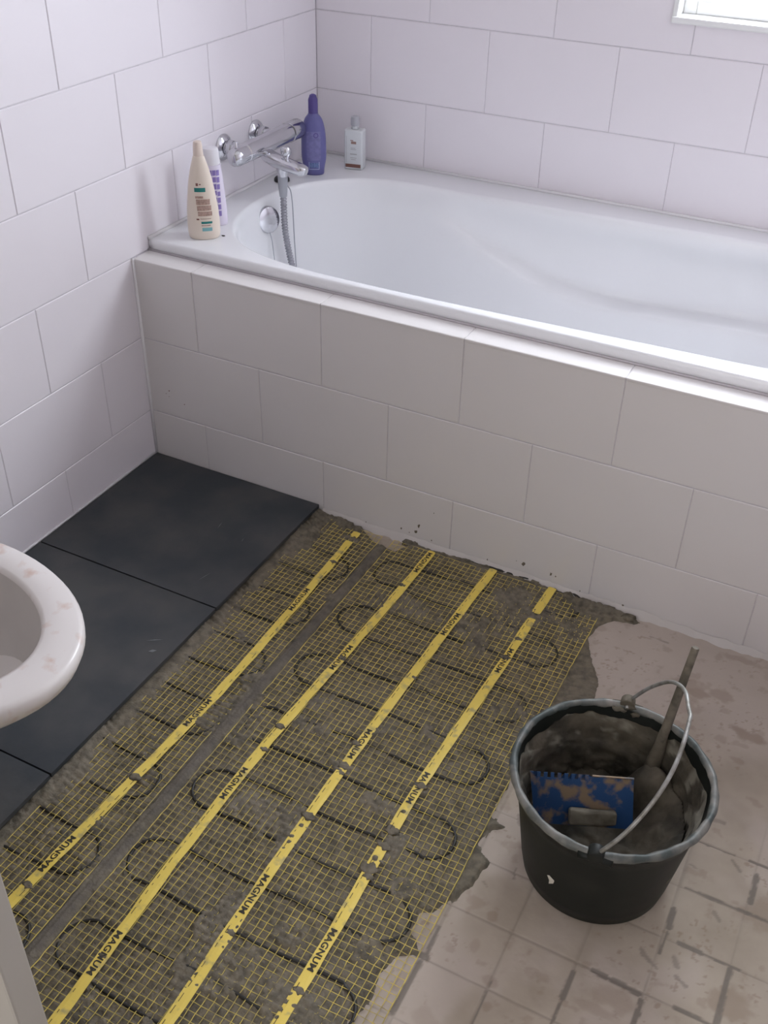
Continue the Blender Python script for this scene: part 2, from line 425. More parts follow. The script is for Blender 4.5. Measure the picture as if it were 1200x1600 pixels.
# loose trowel smears
for (x0, y0, x1, y1, hw) in ((1.519, -.735, 1.527, -.748, .0045), (1.530, -.765, 1.546, -.772, .003), (1.556, -.632, 1.566, -.642, .004), (1.470, -.745, 1.476, -.752, .003),
                             (1.476, -.752, 1.500, -.765, .0016), (1.215, -.60, 1.225, -.62, .0025), (1.30, -1.0, 1.33, -1.01, .004), (1.50, -.455, 1.53, -.45, .003), (1.56, -.52, 1.575, -.535, .003),
                             (1.50, -.56, 1.515, -.565, .002), (1.215, -.75, 1.222, -.755, .002), (1.25, -.70, 1.254, -.72, .0015), (1.29, -.05, 1.33, -.052, .0012), (1.37, -.135, 1.40, -.14, .0012)):
    L = math.hypot(x1 - x0, y1 - y0); ux, uy = (x1 - x0) / L, (y1 - y0) / L
    tt = np.clip((X - x0) * ux + (Y - y0) * uy, 0, L); d = np.hypot(X - x0 - tt * ux, Y - y0 - tt * uy) + 0.006 * (fbm(X, Y, 3, 90) - .5)
    wide = np.maximum(wide, sstep(hw + 0.001, hw - 0.001, d) * 0.5)
groove = np.maximum(thin, wide)
Z = Z - 0.0012 * np.maximum(lx, wide * .6) * fine - 0.001 * ly * fine
stain = np.zeros_like(X)
for (a, b, ra, rb, s) in ((1.395, -.150, .05, .018, .55), (1.418, -.165, .035, .016, .75), (1.455, -.150, .03, .02, .6), (1.40, -.20, .03, .03, .5), (1.525, -.231, .032, .016, .8), (1.484, -.512, .014, .008, .7), (1.458, -.84, .04, .02, .45), (1.61, -.77, .03, .035, .6),
                          (1.285, -.90, .015, .01, .5), (1.25, -.80, .008, .01, .5), (1.245, -.86, .008, .014, .4), (1.30, -.94, .008, .008, .5), (1.475, -.03, .04, .012, .5), (1.56, -.05, .05, .02, .3), (1.19, -.075, .02, .012, .4), (1.62, -.60, .04, .03, .45), (1.70, -.45, .05, .04, .3), (1.62, -.34, .02, .02, .4),
                          (1.37, -.52, .03, .02, .3), (1.44, -.87, .03, .01, .4), (1.23, -1.0, .02, .02, .3), (1.52, -.30, .015, .008, .5)):
    d = np.hypot((X - a) / ra, (Y - b) / rb) + 1.3 * (fbm(X, Y, 4, 55) - .5); stain = np.maximum(stain, s * sstep(1.15, 0.6, d))
stain = np.maximum(stain * .75, 0.30 * sstep(0.64, 0.76, fbm(X + 7, Y, 5, 42)))
speck = sstep(0.70, 0.76, fbm(X + 1, Y + 2, 3, 120)); stain = np.maximum(stain, speck * .5 * sstep(.4, .6, fbm(X, Y + 9, 2, 8)))
pale = sstep(0.45, 0.62, fbm(X, Y + 11, 4, 6)) * 0.8
pale = np.maximum(pale, 0.9 * sstep(-0.40, -0.25, Y - 0.1 * fbm(X, Y, 3, 10)) * sstep(1.10, 1.16, X))
pale = np.maximum(pale, sstep(-0.022, -0.004, Y + .02 * (fbm(X, Y, 3, 40) - .5)) * .9)

def height_obj(name, xs, ys, Z, mat_, attrs, keep=None, kind=None, parent=None):
    ny, nx = len(ys), len(xs); X, Y = np.meshgrid(xs, ys)
    V = np.stack([X.ravel(), Y.ravel(), Z.ravel()], 1).astype(np.float32)
    idx = np.arange(ny * nx).reshape(ny, nx)
    F = np.stack([idx[:-1, :-1], idx[:-1, 1:], idx[1:, 1:], idx[1:, :-1]], -1).reshape(-1, 4)
    if keep is not None:
        kf = (keep[:-1, :-1] | keep[:-1, 1:] | keep[1:, 1:] | keep[1:, :-1]).ravel(); F = F[kf]
        used = np.unique(F); re = -np.ones(ny * nx, int); re[used] = np.arange(len(used)); F = re[F]; V = V[used]
        attrs = {k: a.ravel()[used] for k, a in attrs.items()}
    else: attrs = {k: a.ravel() for k, a in attrs.items()}
    me = bpy.data.meshes.new(name); me.vertices.add(len(V)); me.vertices.foreach_set('co', V.ravel())
    me.loops.add(F.size); me.loops.foreach_set('vertex_index', F.ravel().astype(np.int32))
    me.polygons.add(len(F)); me.polygons.foreach_set('loop_start', np.arange(0, F.size, 4, dtype=np.int32))
    me.update(calc_edges=True); me.polygons.foreach_set('use_smooth', np.ones(len(F), bool))
    for k, a in attrs.items():
        at = me.attributes.new(k, 'FLOAT', 'POINT'); at.data.foreach_set('value', np.clip(a, 0, 1).astype(np.float32))
    me.materials.append(mat_); me.validate()
    o = bpy.data.objects.new(name, me); link(o, parent)
    if kind: o['kind'] = kind
    return o
floor = height_obj('floor', xs, ys, Z, SCREED, {'groove': groove, 'stain': stain, 'pale': pale}, kind='structure')
slab('trim_1', -0.12, RX + 0.12, RY - 0.6, YB + 0.12, -0.08, -0.012, SCREED)

# dark slate floor tiles already laid along the left wall
ST = 0.026
def slate_tile(x0, x1, y0, y1, seed):
    nx, ny = 36, 36
    ux = np.linspace(x0, x1, nx); uy = np.linspace(y0, y1, ny); X, Y = np.meshgrid(ux, uy)
    e = np.minimum(np.minimum(X - x0, x1 - X), np.minimum(Y - y0, y1 - Y))
    Zt = ST + 0.0010 * (fbm(X + seed, Y, 3, 7) - .5) + 0.0005 * (fbm(X, Y + seed, 3, 40) - .5) - 0.0010 * (e < 1e-5)
    v = [(X[j, i], Y[j, i], Zt[j, i]) for j in range(ny) for i in range(nx)]
    f = [(j * nx + i, j * nx + i + 1, (j + 1) * nx + i + 1, (j + 1) * nx + i) for j in range(ny - 1) for i in range(nx - 1)]
    ring = [i for i in range(nx)] + [j * nx + nx - 1 for j in range(1, ny)] + [(ny - 1) * nx + i for i in range(nx - 2, -1, -1)] + [j * nx for j in range(ny - 2, 0, -1)]
    b0 = len(v); v += [(v[k][0], v[k][1], ST - 0.0105) for k in ring]
    n = len(ring); f += [(ring[k], b0 + k, b0 + (k + 1) % n, ring[(k + 1) % n]) for k in range(n)]
    f.append([b0 + k for k in range(n)])
    o = mesh_obj('slate_tile', v, f, SLATE, floor, smooth=True); sharp(o, 40); return o
SX = 0.6098 * 0.78
y0 = -0.003
for i, ln in enumerate((0.422, 0.492, 0.492, 0.40)):
    slate_tile(0.004, SX, y0 - ln, y0, i * 3.7); y0 -= ln + 0.0035
# scratches and chalky scuffs on the slate, thin raised dried smears
DUST = mat('dried_smear', (0.20, 0.21, 0.22), 0.8)
for (a, b, c, d, wv) in ((0.318, -0.172, 0.322, -0.198, .0008), (0.402, -0.335, 0.392, -0.372, .0008), (0.395, -.20, .398, -.215, .0006), (0.412, -0.575, 0.44, -0.557, .0008), (0.435, -0.598, 0.448, -0.588, .0035)):
    L = math.hypot(c - a, d - b); nx_, ny_ = -(d - b) / L * wv, (c - a) / L * wv; z = ST + .0009
    mesh_obj('dried_smear', [(a, b, z), ((a + c) / 2 + nx_, (b + d) / 2 + ny_, z + .0004), (c, d, z), ((a + c) / 2 - nx_, (b + d) / 2 - ny_, z)], [(0, 3, 2, 1)], DUST, floor)

# ------------------------------------------------------------------ tile adhesive bed
poly = [(0.440, 0.0), (0.475, 0.0), (0.554, -0.001), (0.610, -0.016), (0.627, -0.030), (0.653, -0.047), (0.700, -0.048), (0.712, -0.020), (0.722, -0.006), (0.74, -0.004), (0.813, -0.005), (0.87, -0.001), (0.901, -0.0015), (0.93, -0.006), (0.964, -0.003), (1.00, -0.001), (1.04, -0.006),
        (1.067, -0.001), (1.10, -0.006), (1.141, -0.002), (1.18, -0.008), (1.215, -0.006), (1.245, -0.010), (1.262, -0.020), (1.25, -0.029), (1.212, -0.040), (1.185, -0.072), (1.180, -0.122), (1.206, -0.173), (1.238, -0.235), (1.246, -0.284), (1.20, -0.335), (1.178, -0.40), (1.170, -0.51), (1.178, -0.56), (1.171, -0.60),
        (1.176, -0.626), (1.205, -0.636), (1.182, -0.655), (1.176, -0.69), (1.193, -0.705), (1.210, -0.715), (1.202, -0.75), (1.190, -0.80), (1.172, -0.815), (1.168, -0.83), (1.150, -0.85), (1.148, -0.88), (1.170, -0.90), (1.176, -0.911), (1.150, -0.93), (1.140, -0.97), (1.147, -1.01), (1.135, -1.05),
        (1.13, -1.10), (1.14, -1.2), (1.13, -1.40), (0.44, -1.40)]
xs = np.arange(0.44, 1.275, 0.0025); ys = np.arange(-1.34, 0.003, 0.0025); X, Y = np.meshgrid(xs, ys)
dist = np.full(X.shape, 9.0); inside = np.zeros(X.shape, bool)
for (a, b), (c, d) in zip(poly, poly[1:] + poly[:1]):
    L2 = (c - a) ** 2 + (d - b) ** 2; tt = np.clip(((X - a) * (c - a) + (Y - b) * (d - b)) / L2, 0, 1)
    dist = np.minimum(dist, np.hypot(X - a - tt * (c - a), Y - b - tt * (d - b)))
    cond = ((b > Y) != (d > Y)) & (X < (c - a) * (Y - b) / (d - b + 1e-12) + a); inside ^= cond
sd = np.where(inside, dist, -dist) + 0.010 * (fbm(X, Y, 4, 60) - 0.5)
sd = np.where(Y > -0.004, np.minimum(sd, 0.003), sd)
NZ = 0.0084          # height of the netting
LX0, LX1, RX0, RX1 = 0.494, 0.654, 0.684, 1.178
cell = 0.0126
inn = ((X > LX0 + .01) & (X < LX1)) | ((X > RX0) & (X < RX1))
# mortar pressed up between the strands
cu = np.abs(np.mod(X - RX0, cell) / cell - .5) * 2; cv = np.abs(np.mod(Y, 0.013) / 0.013 - .5) * 2
lump = (1 - cu ** 2) * (1 - cv ** 2)
Zm = 0.0040 + 0.0014 * (fbm(X, Y, 3, 22) - .5) + inn * 0.0024 * lump * (0.5 + fbm(X, Y, 2, 40)) + 0.0034 * (fbm(X, Y, 3, 150) - .5)
# where it was smeared over the netting
patch = 0.9 * sstep(0.63, 0.72, fbm(X * 1.0 + 2.0, Y * .8 + 1.3, 4, 9))
for (a, b, ra, rb, s) in ((1.060, -0.765, .022, .035, 1), (1.01, -.70, .05, .02, 1), (1.04, -.50, .03, .04, .6), (0.80, -.60, .05, .02, .8), (1.10, -.825, .03, .03, 1), (1.06, -.09, .02, .012, 1), (0.60, -.062, .03, .008, 1.2), (1.11, -.10, .05, .03, 1), (1.15, -.04, .06, .03, 1.3), (0.66, -.27, .02, .03, 1.2), (.665, -.60, .03, .04, 1.2), (.65, -.56, .03, .03, 1),
                          (0.56, -.46, .02, .02, .8), (0.61, -.83, .03, .02, .8), (.99, -.98, .035, .03, 1), (.90, -1.0, .02, .03, .8), (0.92, -.54, .03, .02, .6), (.914, -.56, .01, .015, 1.2), (.915, -.24, .01, .012, .9), (1.05, -.64, .012, .01, 1.1), (1.045, -.80, .012, .01, 1.2), (.907, -.78, .012, .010, 1), (.66, -.9, .02, .02, 1), (.56, -1.02, .04, .03, .8), (.90, -.655, .03, .016, 1.1), (.60, -.85, .02, .01, 1.0), (.77, -.42, .01, .008, 1), (1.055, -.27, .01, .010, 1.0), (.5, -.1, .04, .09, 1.0)):
    d = np.hypot((X - a) / ra, (Y - b) / rb) + 1.0 * (fbm(X, Y, 3, 45) - .5); patch = np.maximum(patch, min(s, 1.2) * sstep(1.1, .6, d))
Zm = Zm + patch * (0.0012 + 0.0056 * fbm(X, Y, 3, 70) + 0.0010 * lump)
# the seam between the two mats: a ridge of adhesive with a trowelled top
seam = sstep(0.014, 0.006, np.abs(X - 0.669 + 0.006 * (fbm(X * 0, Y, 2, 6) - .5)))
Zm = Zm * (1 - seam) + seam * (0.0098 + 0.001 * np.cos((X - 0.669) * 600) + .001 * (fbm(X, Y, 3, 60) - .5))
# combed strip against the slate, ridges running away from the tile edge
edge = sstep(0.520 + 0.035 * (fbm(X * 0, Y, 3, 9) - .4), 0.480, X)
Zm = Zm + edge * (0.0070 + 0.0030 * np.sin((Y + 0.35 * X + .016 * fbm(X, Y, 3, 20)) * 2 * math.pi / 0.014) * sstep(.45, .65, fbm(X * .6, Y, 2, 9)) + 0.007 * (fbm(X, Y, 4, 55) - .5))
comb = sstep(RX1 + .004, RX1 + 0.02, X) * sstep(-0.12, -0.20, Y) * (Y > -.4)
Zm = Zm + comb * 0.0022 * np.sin((Y - 0.25 * X) * 2 * math.pi / 0.012)
right = sstep(RX1, RX1 + 0.03, X); Zm = Zm + right * 0.002
top = sstep(-0.05, -0.01, Y) * (X < 1.3); Zm = Zm + top * 0.006 * fbm(X, Y, 4, 35)
Zm = Zm * sstep(-0.001, 0.007, sd) + (-0.0015) * (1 - sstep(-0.002, 0.002, sd))
palem = np.maximum(sstep(0.50, 0.70, fbm(X + 5, Y, 3, 12)) * .5, np.maximum(right * .3, edge * .5 * fbm(X, Y, 3, 30)))
adh = height_obj('tile_adhesive', xs, ys, Zm, MORT, {'pale': palem, 'seam': seam * sstep(-.06, -.10, Y) * sstep(.2, .5, fbm(X, Y, 3, 20))}, keep=(sd > -0.002) & (X > SX - 0.02), kind='stuff')
tag(adh, 'grey-brown wet tile adhesive combed over the floor under the yellow mats', 'adhesive')

# lumps of adhesive pushed against the bath surround and splashes on its tiles are added below

# ------------------------------------------------------------------ heating mats
def netz(x, y):
    return NZ + 0.0010 * math.sin(x * 31 + y * 17) * math.sin(y * 23 - x * 9) + 0.0005 * math.sin(x * 140 + y * 90)

def on_floor_drop(x, y):
    # the last cells at the right lie on bare screed
    return 0.0
def net_mesh(name, x0, x1, y0, y1, parent, ragged=None):
    nx = int(round((x1 - x0) / cell)); ny = int(round((y1 - y0) / 0.013))
    dx = (x1 - x0) / nx; dyv = (y1 - y0) / ny
    hw = 0.00070; V = []; F = []
    r_ = random.Random(11)
    off = {(i, j): (r_.gauss(0, .00035), r_.gauss(0, .00035), r_.gauss(0, .00018)) for i in range(nx + 1) for j in range(ny + 1)}
    def P(i, j):
        o = off[(i, j)]; x = x0 + i * dx + o[0]; y = y0 + j * dyv + o[1]
        x += 0.0015 * math.sin(y * 5.1 + 1); y += 0.002 * math.sin(x * 6)
        return Vector((x, y, netz(x, y) + o[2]))
    def strand(ps, side, h):
        b = len(V)
        for p in ps:
            V.append(p - side * h + Vector((0, 0, -.0003))); V.append(p + Vector((0, 0, .00045))); V.append(p + side * h + Vector((0, 0, -.0003)))
        for k in range(len(ps) - 1):
            a = b + 3 * k
            F.append((a, a + 1, a + 4, a + 3)); F.append((a + 1, a + 2, a + 5, a + 4)); F.append((a + 2, a, a + 3, a + 5))
    for i in range(nx + 1):
        h = hw * (1.3 if i in (0, nx) else 1)
        strand([P(i, j) for j in range(ny + 1)], Vector((1, 0, 0)), h)
    for j in range(ny + 1):
        strand([P(i, j) for i in range(nx + 1)], Vector((0, 1, 0)), hw * .85)
    return mesh_obj(name, V, F, YEL, parent, kind='stuff')

YM0 = -1.34
mat_r = empty('heating_mat', (0, 0, 0), 0, 'wide yellow netting heating mat with three tapes, lying nearer the bucket', 'heating mat')
mat_l = empty('heating_mat', (0, 0, 0), 0, 'yellow netting heating mat with one tape, running beside the slate tiles', 'heating mat')
net_mesh('netting', RX0, RX1, YM0, -0.020, mat_r)
net_mesh('netting', LX0, LX1, YM0, -0.022, mat_l)

def smooth_path(pts, m=10): return catmull(pts, m)
def serp(xl, xr, yr0, parent, left_from, n):
    """serpentine heating wire: right loops at yr0 - .168k, left loops in between"""
    pts = []; R = 0.0420; per = 0.168
    y = yr0 + R
    r_ = random.Random(5)
    for k in range(n):
        yc = yr0 - per * k
        w1 = r_.uniform(-.006, .006)
        # run to the right, loop, run back to the left, loop
        for t in np.linspace(xl + R, xr - R, 9): pts.append((t, yc + R + .003 * math.sin(t * 19 + k), 0))
        for a in np.linspace(80, -80, 7): pts.append((xr - R + w1 + R * math.cos(math.radians(a)), yc + R * math.sin(math.radians(a)), 0))
        for t in np.linspace(xr - R, xl + R, 9): pts.append((t, yc - R + .003 * math.sin(t * 23 + k * 2), 0))
        w2 = r_.uniform(-.006, .006)
        for a in np.linspace(100, 260, 7): pts.append((xl + R + w2 + R * math.cos(math.radians(a)), yc - 2 * R + R * math.sin(math.radians(a)), 0))
    P = catmull(pts, 3)
    out = [Vector((p.x, p.y, netz(p.x, p.y) - 0.0030 + 0.0010 * math.sin(p.x * 70 + p.y * 50))) for p in P]
    bm = bmesh.new(); add_tube(bm, out, 0.0030, 8)
    return bm_obj('heating_wire', bm, CABLE, parent, smooth=True)
serp(0.692, 1.140, -0.045, mat_r, 0, 8)
def serp_left():
    pts = []; R = 0.042; per = 0.168; xl = 0.487; xr = 0.645
    r_ = random.Random(9); tubes = []
    for k in range(8):
        yc = -0.008 - per * k if False else -0.176 - per * (k - 1)
        if yc + R > -0.03: continue
        w1 = r_.uniform(-.005, .005); q = []
        for t in np.linspace(xl, xr - R, 6): q.append((t, yc + R + .003 * math.sin(t * 19 + k), 0))
        for a in np.linspace(80, -80, 7): q.append((xr - R + w1 + R * math.cos(math.radians(a)), yc + R * math.sin(math.radians(a)), 0))
        for t in np.linspace(xr - R, xl, 6): q.append((t, yc - R + .003 * math.sin(t * 23 + k * 2), 0))
        P = catmull(q, 3); bm = bmesh.new()
        add_tube(bm, [Vector((p.x, p.y, netz(p.x, p.y) - 0.0031 + .0008 * math.sin(p.x * 90))) for p in P], 0.0030, 8)
        bm_obj('heating_wire', bm, CABLE, mat_l, smooth=True)
serp_left()

def text_mesh(txt, size):
    cu_ = bpy.data.curves.new('txt', 'FONT'); cu_.body = txt; cu_.size = size; cu_.align_x = 'LEFT'; cu_.align_y = 'CENTER'
    cu_.offset = size * 0.028; cu_.space_character = 1.06; cu_.resolution_u = 3
    o = bpy.data.objects.new('txt', cu_); COL.objects.link(o)
    bpy.context.view_layer.update()
    me = bpy.data.meshes.new_from_object(o.evaluated_get(bpy.context.evaluated_depsgraph_get()))
    bpy.data.objects.remove(o); me.materials.clear(); me.materials.append(INK)
    return me
TXT = text_mesh('MAGNUM', 0.0145)
_tx = [v.co.x for v in TXT.vertices]; TL = max(_tx) - min(_tx); TX0 = min(_tx)
for v in TXT.vertices: v.co.x = (v.co.x - TX0) * (0.076 / TL); v.co.z = 0
TH_ = 0.0105

def tape(ctrl, parent, texts, flip, width=0.0185, breaks=()):
    """a flat printed tape laid on the net along control points (x,y), top first; text positions are the y of their start"""
    P = catmull([(a, b, 0) for a, b in ctrl], 24)
    tp_root = None
    segs = []; cur = []
    for p in P:
        hid = any(b0 > p.y > b1 for b0, b1 in breaks)
        if hid:
            if len(cur) > 2: segs.append(cur)
            cur = []
        else: cur.append(p)
    if len(cur) > 2: segs.append(cur)
    for s in segs:
        V = []; F = []
        r_ = random.Random(len(s))
        for k, p in enumerate(s):
            n = (s[min(k + 1, len(s) - 1)] - s[max(k - 1, 0)]).normalized(); sd_ = Vector((-n.y, n.x, 0))
            wv = width / 2 * (1 + 0.04 * math.sin(p.y * 60)); z = netz(p.x, p.y) + 0.0022
            if k in (0, len(s) - 1): wv *= 0.85
            bow = 0.0005 * math.sin(p.y * 45)
            V += [p + sd_ * wv + Vector((0, 0, z + bow)), p + sd_ * wv * .3 + Vector((0, 0, z + .0006)), p - sd_ * wv * .3 + Vector((0, 0, z + .0006)), p - sd_ * wv + Vector((0, 0, z - bow))]
        m_ = len(V); V += [v - Vector((0, 0, 0.0006)) for v in V[:m_]]
        for k in range(len(s) - 1):
            a = 4 * k
            for q in range(3): F.append((a + q, a + q + 1, a + q + 5, a + q + 4)); F.append((m_ + a + q + 4, m_ + a + q + 5, m_ + a + q + 1, m_ + a + q))
            F.append((a + 3, m_ + a + 3, m_ + a + 7, a + 7)); F.append((m_ + a, a, a + 4, m_ + a + 4))
        o = mesh_obj('tape', V, F, TAPE, parent, smooth=False)
        if tp_root is None or len(s) > 30: tp_root = o
    def at(y):
        k = min(range(len(P)), key=lambda i: abs(P[i].y - y)); return P[k].x
    for ty in texts:
        me = TXT.copy()
        for v in me.vertices:
            u, h = v.co.x, v.co.y * (TH_ / 0.0105)
            y = ty + (u if flip else -u); x = at(y) + (-h if flip else h)
            x += -0.0010
            v.co = (x, y, netz(x, y) + 0.0033)
        o = bpy.data.objects.new('lettering', me); link(o, tp_root)
    # the fine printed line along one edge between the names
    V = []; F = []
    y = P[0].y - 0.03; r_ = random.Random(3)
    while y > P[-1].y + 0.02:
        L = r_.uniform(.004, .016)
        near = any((ty - 0.09 < y < ty + 0.012) if not flip else (ty - 0.012 < y < ty + 0.10) for ty in texts)
        hid = any(b0 > y > b1 - .01 for b0, b1 in breaks)
        if not near and not hid and r_.random() < .8:
            sx_ = (0.0045 if flip else -0.0045)
            x1, x2 = at(y) + sx_, at(y - L) + sx_; b = len(V)
            for (x, yy) in ((x1 - .0005, y), (x1 + .0005, y), (x2 + .0005, y - L), (x2 - .0005, y - L)): V.append((x, yy, netz(x, yy) + 0.0034))
            F.append((b, b + 1, b + 2, b + 3))
        y -= L + r_.uniform(.004, .012)
    mesh_obj('printed_line', V, F, INK, tp_root, kind='stuff')

tape([(0.598, -0.038), (0.603, -0.20), (0.607, -0.40), (0.609, -0.55), (0.607, -0.66), (0.598, -0.85), (0.590, -1.0), (0.583, -1.147), (0.582, -1.34)][:], mat_l, [-0.345, -0.712, -1.072], True, breaks=[(-0.062, -0.078)])
tape([(0.781, -0.022), (0.777, -0.2), (0.769, -0.4), (0.760, -0.60), (0.757, -0.75), (0.760, -0.95), (0.766, -1.10), (0.772, -1.25), (0.774, -1.34)], mat_r, [-0.030, -0.380, -0.742, -1.097], False)
tape([(0.927, -0.014), (0.921, -0.15), (0.914, -0.35), (0.908, -0.55), (0.906, -0.75), (0.908, -0.95), (0.912, -1.15), (0.913, -1.34)], mat_r, [-0.187, -0.560, -0.909, -1.27], False)
tape([(1.064, -0.012), (1.060, -0.12), (1.056, -0.30), (1.048, -0.50), (1.043, -0.65), (1.045, -0.80), (1.049, -0.95), (1.050, -1.10), (1.05, -1.34)], mat_r, [-0.235, -0.600, -0.941], False, breaks=[(-0.112, -0.120), (-0.742, -0.768)])

# ------------------------------------------------------------------ tiled bath surround
sur = empty('bath_surround', (0.9, 0.03, 0), 0, 'white tiled low wall boxing in the bathtub with a narrow tiled ledge', 'bath surround')
def adopt(o, parent):
    o.parent = parent; o.matrix_parent_inverse = Matrix.Translation(-Vector(parent.location)); return o
bm = bmesh.new(); add_box(bm, 0.001, RX - .001, 0.0018, 0.072, 0.001, HL - 0.0018); adopt(bm_obj('core', bm, GROUT), sur)
AA = 0.2057 * 0.78
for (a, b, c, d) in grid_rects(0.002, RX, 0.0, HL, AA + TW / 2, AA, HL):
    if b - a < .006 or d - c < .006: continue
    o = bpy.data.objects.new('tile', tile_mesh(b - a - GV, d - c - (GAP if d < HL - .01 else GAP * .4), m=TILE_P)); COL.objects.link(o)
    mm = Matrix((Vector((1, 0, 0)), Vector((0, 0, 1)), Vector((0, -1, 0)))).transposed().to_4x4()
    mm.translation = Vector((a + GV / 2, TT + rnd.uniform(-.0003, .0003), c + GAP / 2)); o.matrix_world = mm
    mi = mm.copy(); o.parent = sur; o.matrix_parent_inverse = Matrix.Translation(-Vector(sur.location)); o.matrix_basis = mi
j = -1
while True:
    a, b = max(AA + j * TW, 0.002), min(AA + (j + 1) * TW, RX)
    if a >= RX: break
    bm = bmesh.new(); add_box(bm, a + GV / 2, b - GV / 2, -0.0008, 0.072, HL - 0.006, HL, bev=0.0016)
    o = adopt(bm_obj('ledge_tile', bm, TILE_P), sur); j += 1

def strip(name, pts, r, parent=None, m=SEAL, n=6):
    bm = bmesh.new(); add_tube(bm, pts, r, n); o = bm_obj(name, bm, m, None, smooth=True)
    if parent is not None: adopt(o, parent)
    else: o['kind'] = 'structure'
    return o
strip('sealant', [(0.002, -0.001, ST), (0.0025, -0.0015, .2), (0.002, -0.001, HL)], 0.0042, sur)
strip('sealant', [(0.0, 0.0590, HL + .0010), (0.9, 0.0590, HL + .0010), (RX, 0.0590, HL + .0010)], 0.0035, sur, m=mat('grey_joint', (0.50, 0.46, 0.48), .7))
strip('sealant', [(0.001, RY + .1, 0.004), (0.001, -.7, 0.026), (0.001, -0.01, 0.027)], 0.0030, sur)
# pale skim at the foot of the surround
bm = bmesh.new()
pts = []; r_ = random.Random(2)
xx = SX + 0.01
top_ = []; bot_ = []
while xx < RX:
    h = 0.013 + 0.006 * r_.random() - (0.004 if xx > 1.3 else 0); top_.append((xx, -0.0006, h)); bot_.append((xx, -0.007 - .008 * r_.random(), -0.001)); xx += 0.012
vs1 = [bm.verts.new(p) for p in top_]; vs2 = [bm.verts.new(p) for p in bot_]
for k in range(len(vs1) - 1): bm.faces.new((vs1[k], vs1[k + 1], vs2[k + 1], vs2[k]))
adopt(bm_obj('plaster_skim', bm, mat('plaster_skim', (0.62, 0.58, 0.55), .9), smooth=True), sur)

MSPL = mat('adhesive_splash', (0.17, 0.14, 0.105), .85)
RUST = mat('rust_speck', (0.20, 0.09, 0.06), .8)
def splash(x, z, s, m=MSPL, asp=1.3, seed=0):
    r_ = random.Random(seed); bm = bmesh.new()
    c = bm.verts.new((x, -0.0012 - s * .25, z)); ring = []
    for k in range(9):
        a = 2 * math.pi * k / 9; rr = s * r_.uniform(.45, 1.15)
        ring.append(bm.verts.new((x + rr * math.cos(a), 0.0004, z + asp * rr * math.sin(a))))
    for k in range(9): bm.faces.new((c, ring[k], ring[(k + 1) % 9]))
    adopt(bm_obj('splash', bm, m, smooth=True), sur)
for i, (x, z, s, a) in enumerate(((0.691, 0.030, .0030, 1.8), (0.735, 0.052, .0050, 1.5), (0.728, 0.034, .0046, 1.8), (0.770, 0.100, .0020, 1.4), (0.768, 0.024, .0030, 1), (0.712, .026, .002, 1),
                                  (0.988, 0.040, .0062, 1.3), (0.972, 0.042, .0018, 1.5), (1.052, 0.036, .0042, 1.7), (1.063, 0.034, .0028, 1.4), (0.60, .016, .003, .8), (0.905, .02, .0022, 2.0), (1.12, 0.016, .0022, 1.6), (1.215, .014, .004, .8))):
    splash(x, z, s, asp=a, seed=i)
for i, (x, z, s) in enumerate(((0.062, 0.216, .0020), (0.052, 0.206, .0014), (0.060, 0.200, .0012), (0.104, 0.190, .0018))): splash(x, z, s, RUST, 1, 20 + i)
# lumps of adhesive on the foot of the surround
def blob(x, y, z, s, parent, m=MORT, seed=0, name='adhesive_lump', flat=.55):
    bm = bmesh.new(); bmesh.ops.create_icosphere(bm, subdivisions=2, radius=s)
    r_ = random.Random(seed); ph = [r_.uniform(0, 9) for _ in range(4)]
    for v in bm.verts:
        n = v.co.normalized(); k = 1 + .28 * math.sin(n.x * 4 + ph[0]) * math.sin(n.y * 5 + ph[1]) + .18 * math.sin(n.z * 7 + ph[2] + n.x * 6)
        v.co = Vector((n.x * s * k * 1.3 + x, n.y * s * k * .9 + y, n.z * s * k * flat + z))
    return bm_obj(name, bm, m, parent, smooth=True)
for i, (x, y, s) in enumerate(((0.718, -.012, .012), (0.730, -.008, .008), (0.560, -.016, .010), (0.590, -.022, .011), (0.530, -.012, .008), (0.905, -.010, .008), (1.022, -.008, .009), (1.235, -.022, .012), (1.19, -.015, .010), (1.10, -.01, .008), (0.48, -.008, .006), (.862, -.008, .006))):
    o = blob(x, y, .006, s, adh, seed=i)

# thin smears of adhesive dragged over the tapes
for i, (x, y, q) in enumerate(((.904, -.655, .009), (.909, -.672, .006), (.905, -.778, .010), (.900, -.60, .007), (1.045, -.632, .009), (1.044, -.737, .010), (1.046, -.772, .009), (1.044, -.822, .012), (1.050, -.835, .007), (1.054, -.262, .008), (1.058, -.20, .006), (.770, -.418, .007), (.757, -.63, .008), (.762, -.69, .006), (.600, -.85, .009), (.604, -.16, .006), (.586, -1.10, .007), (.912, -1.02, .006), (.766, -1.14, .005), (1.05, -1.05, .007), (.918, -.40, .006), (.775, -.16, .006))):
    o = blob(x, y, netz(x, y) + .0026, q, adh, seed=70 + i, flat=.13)
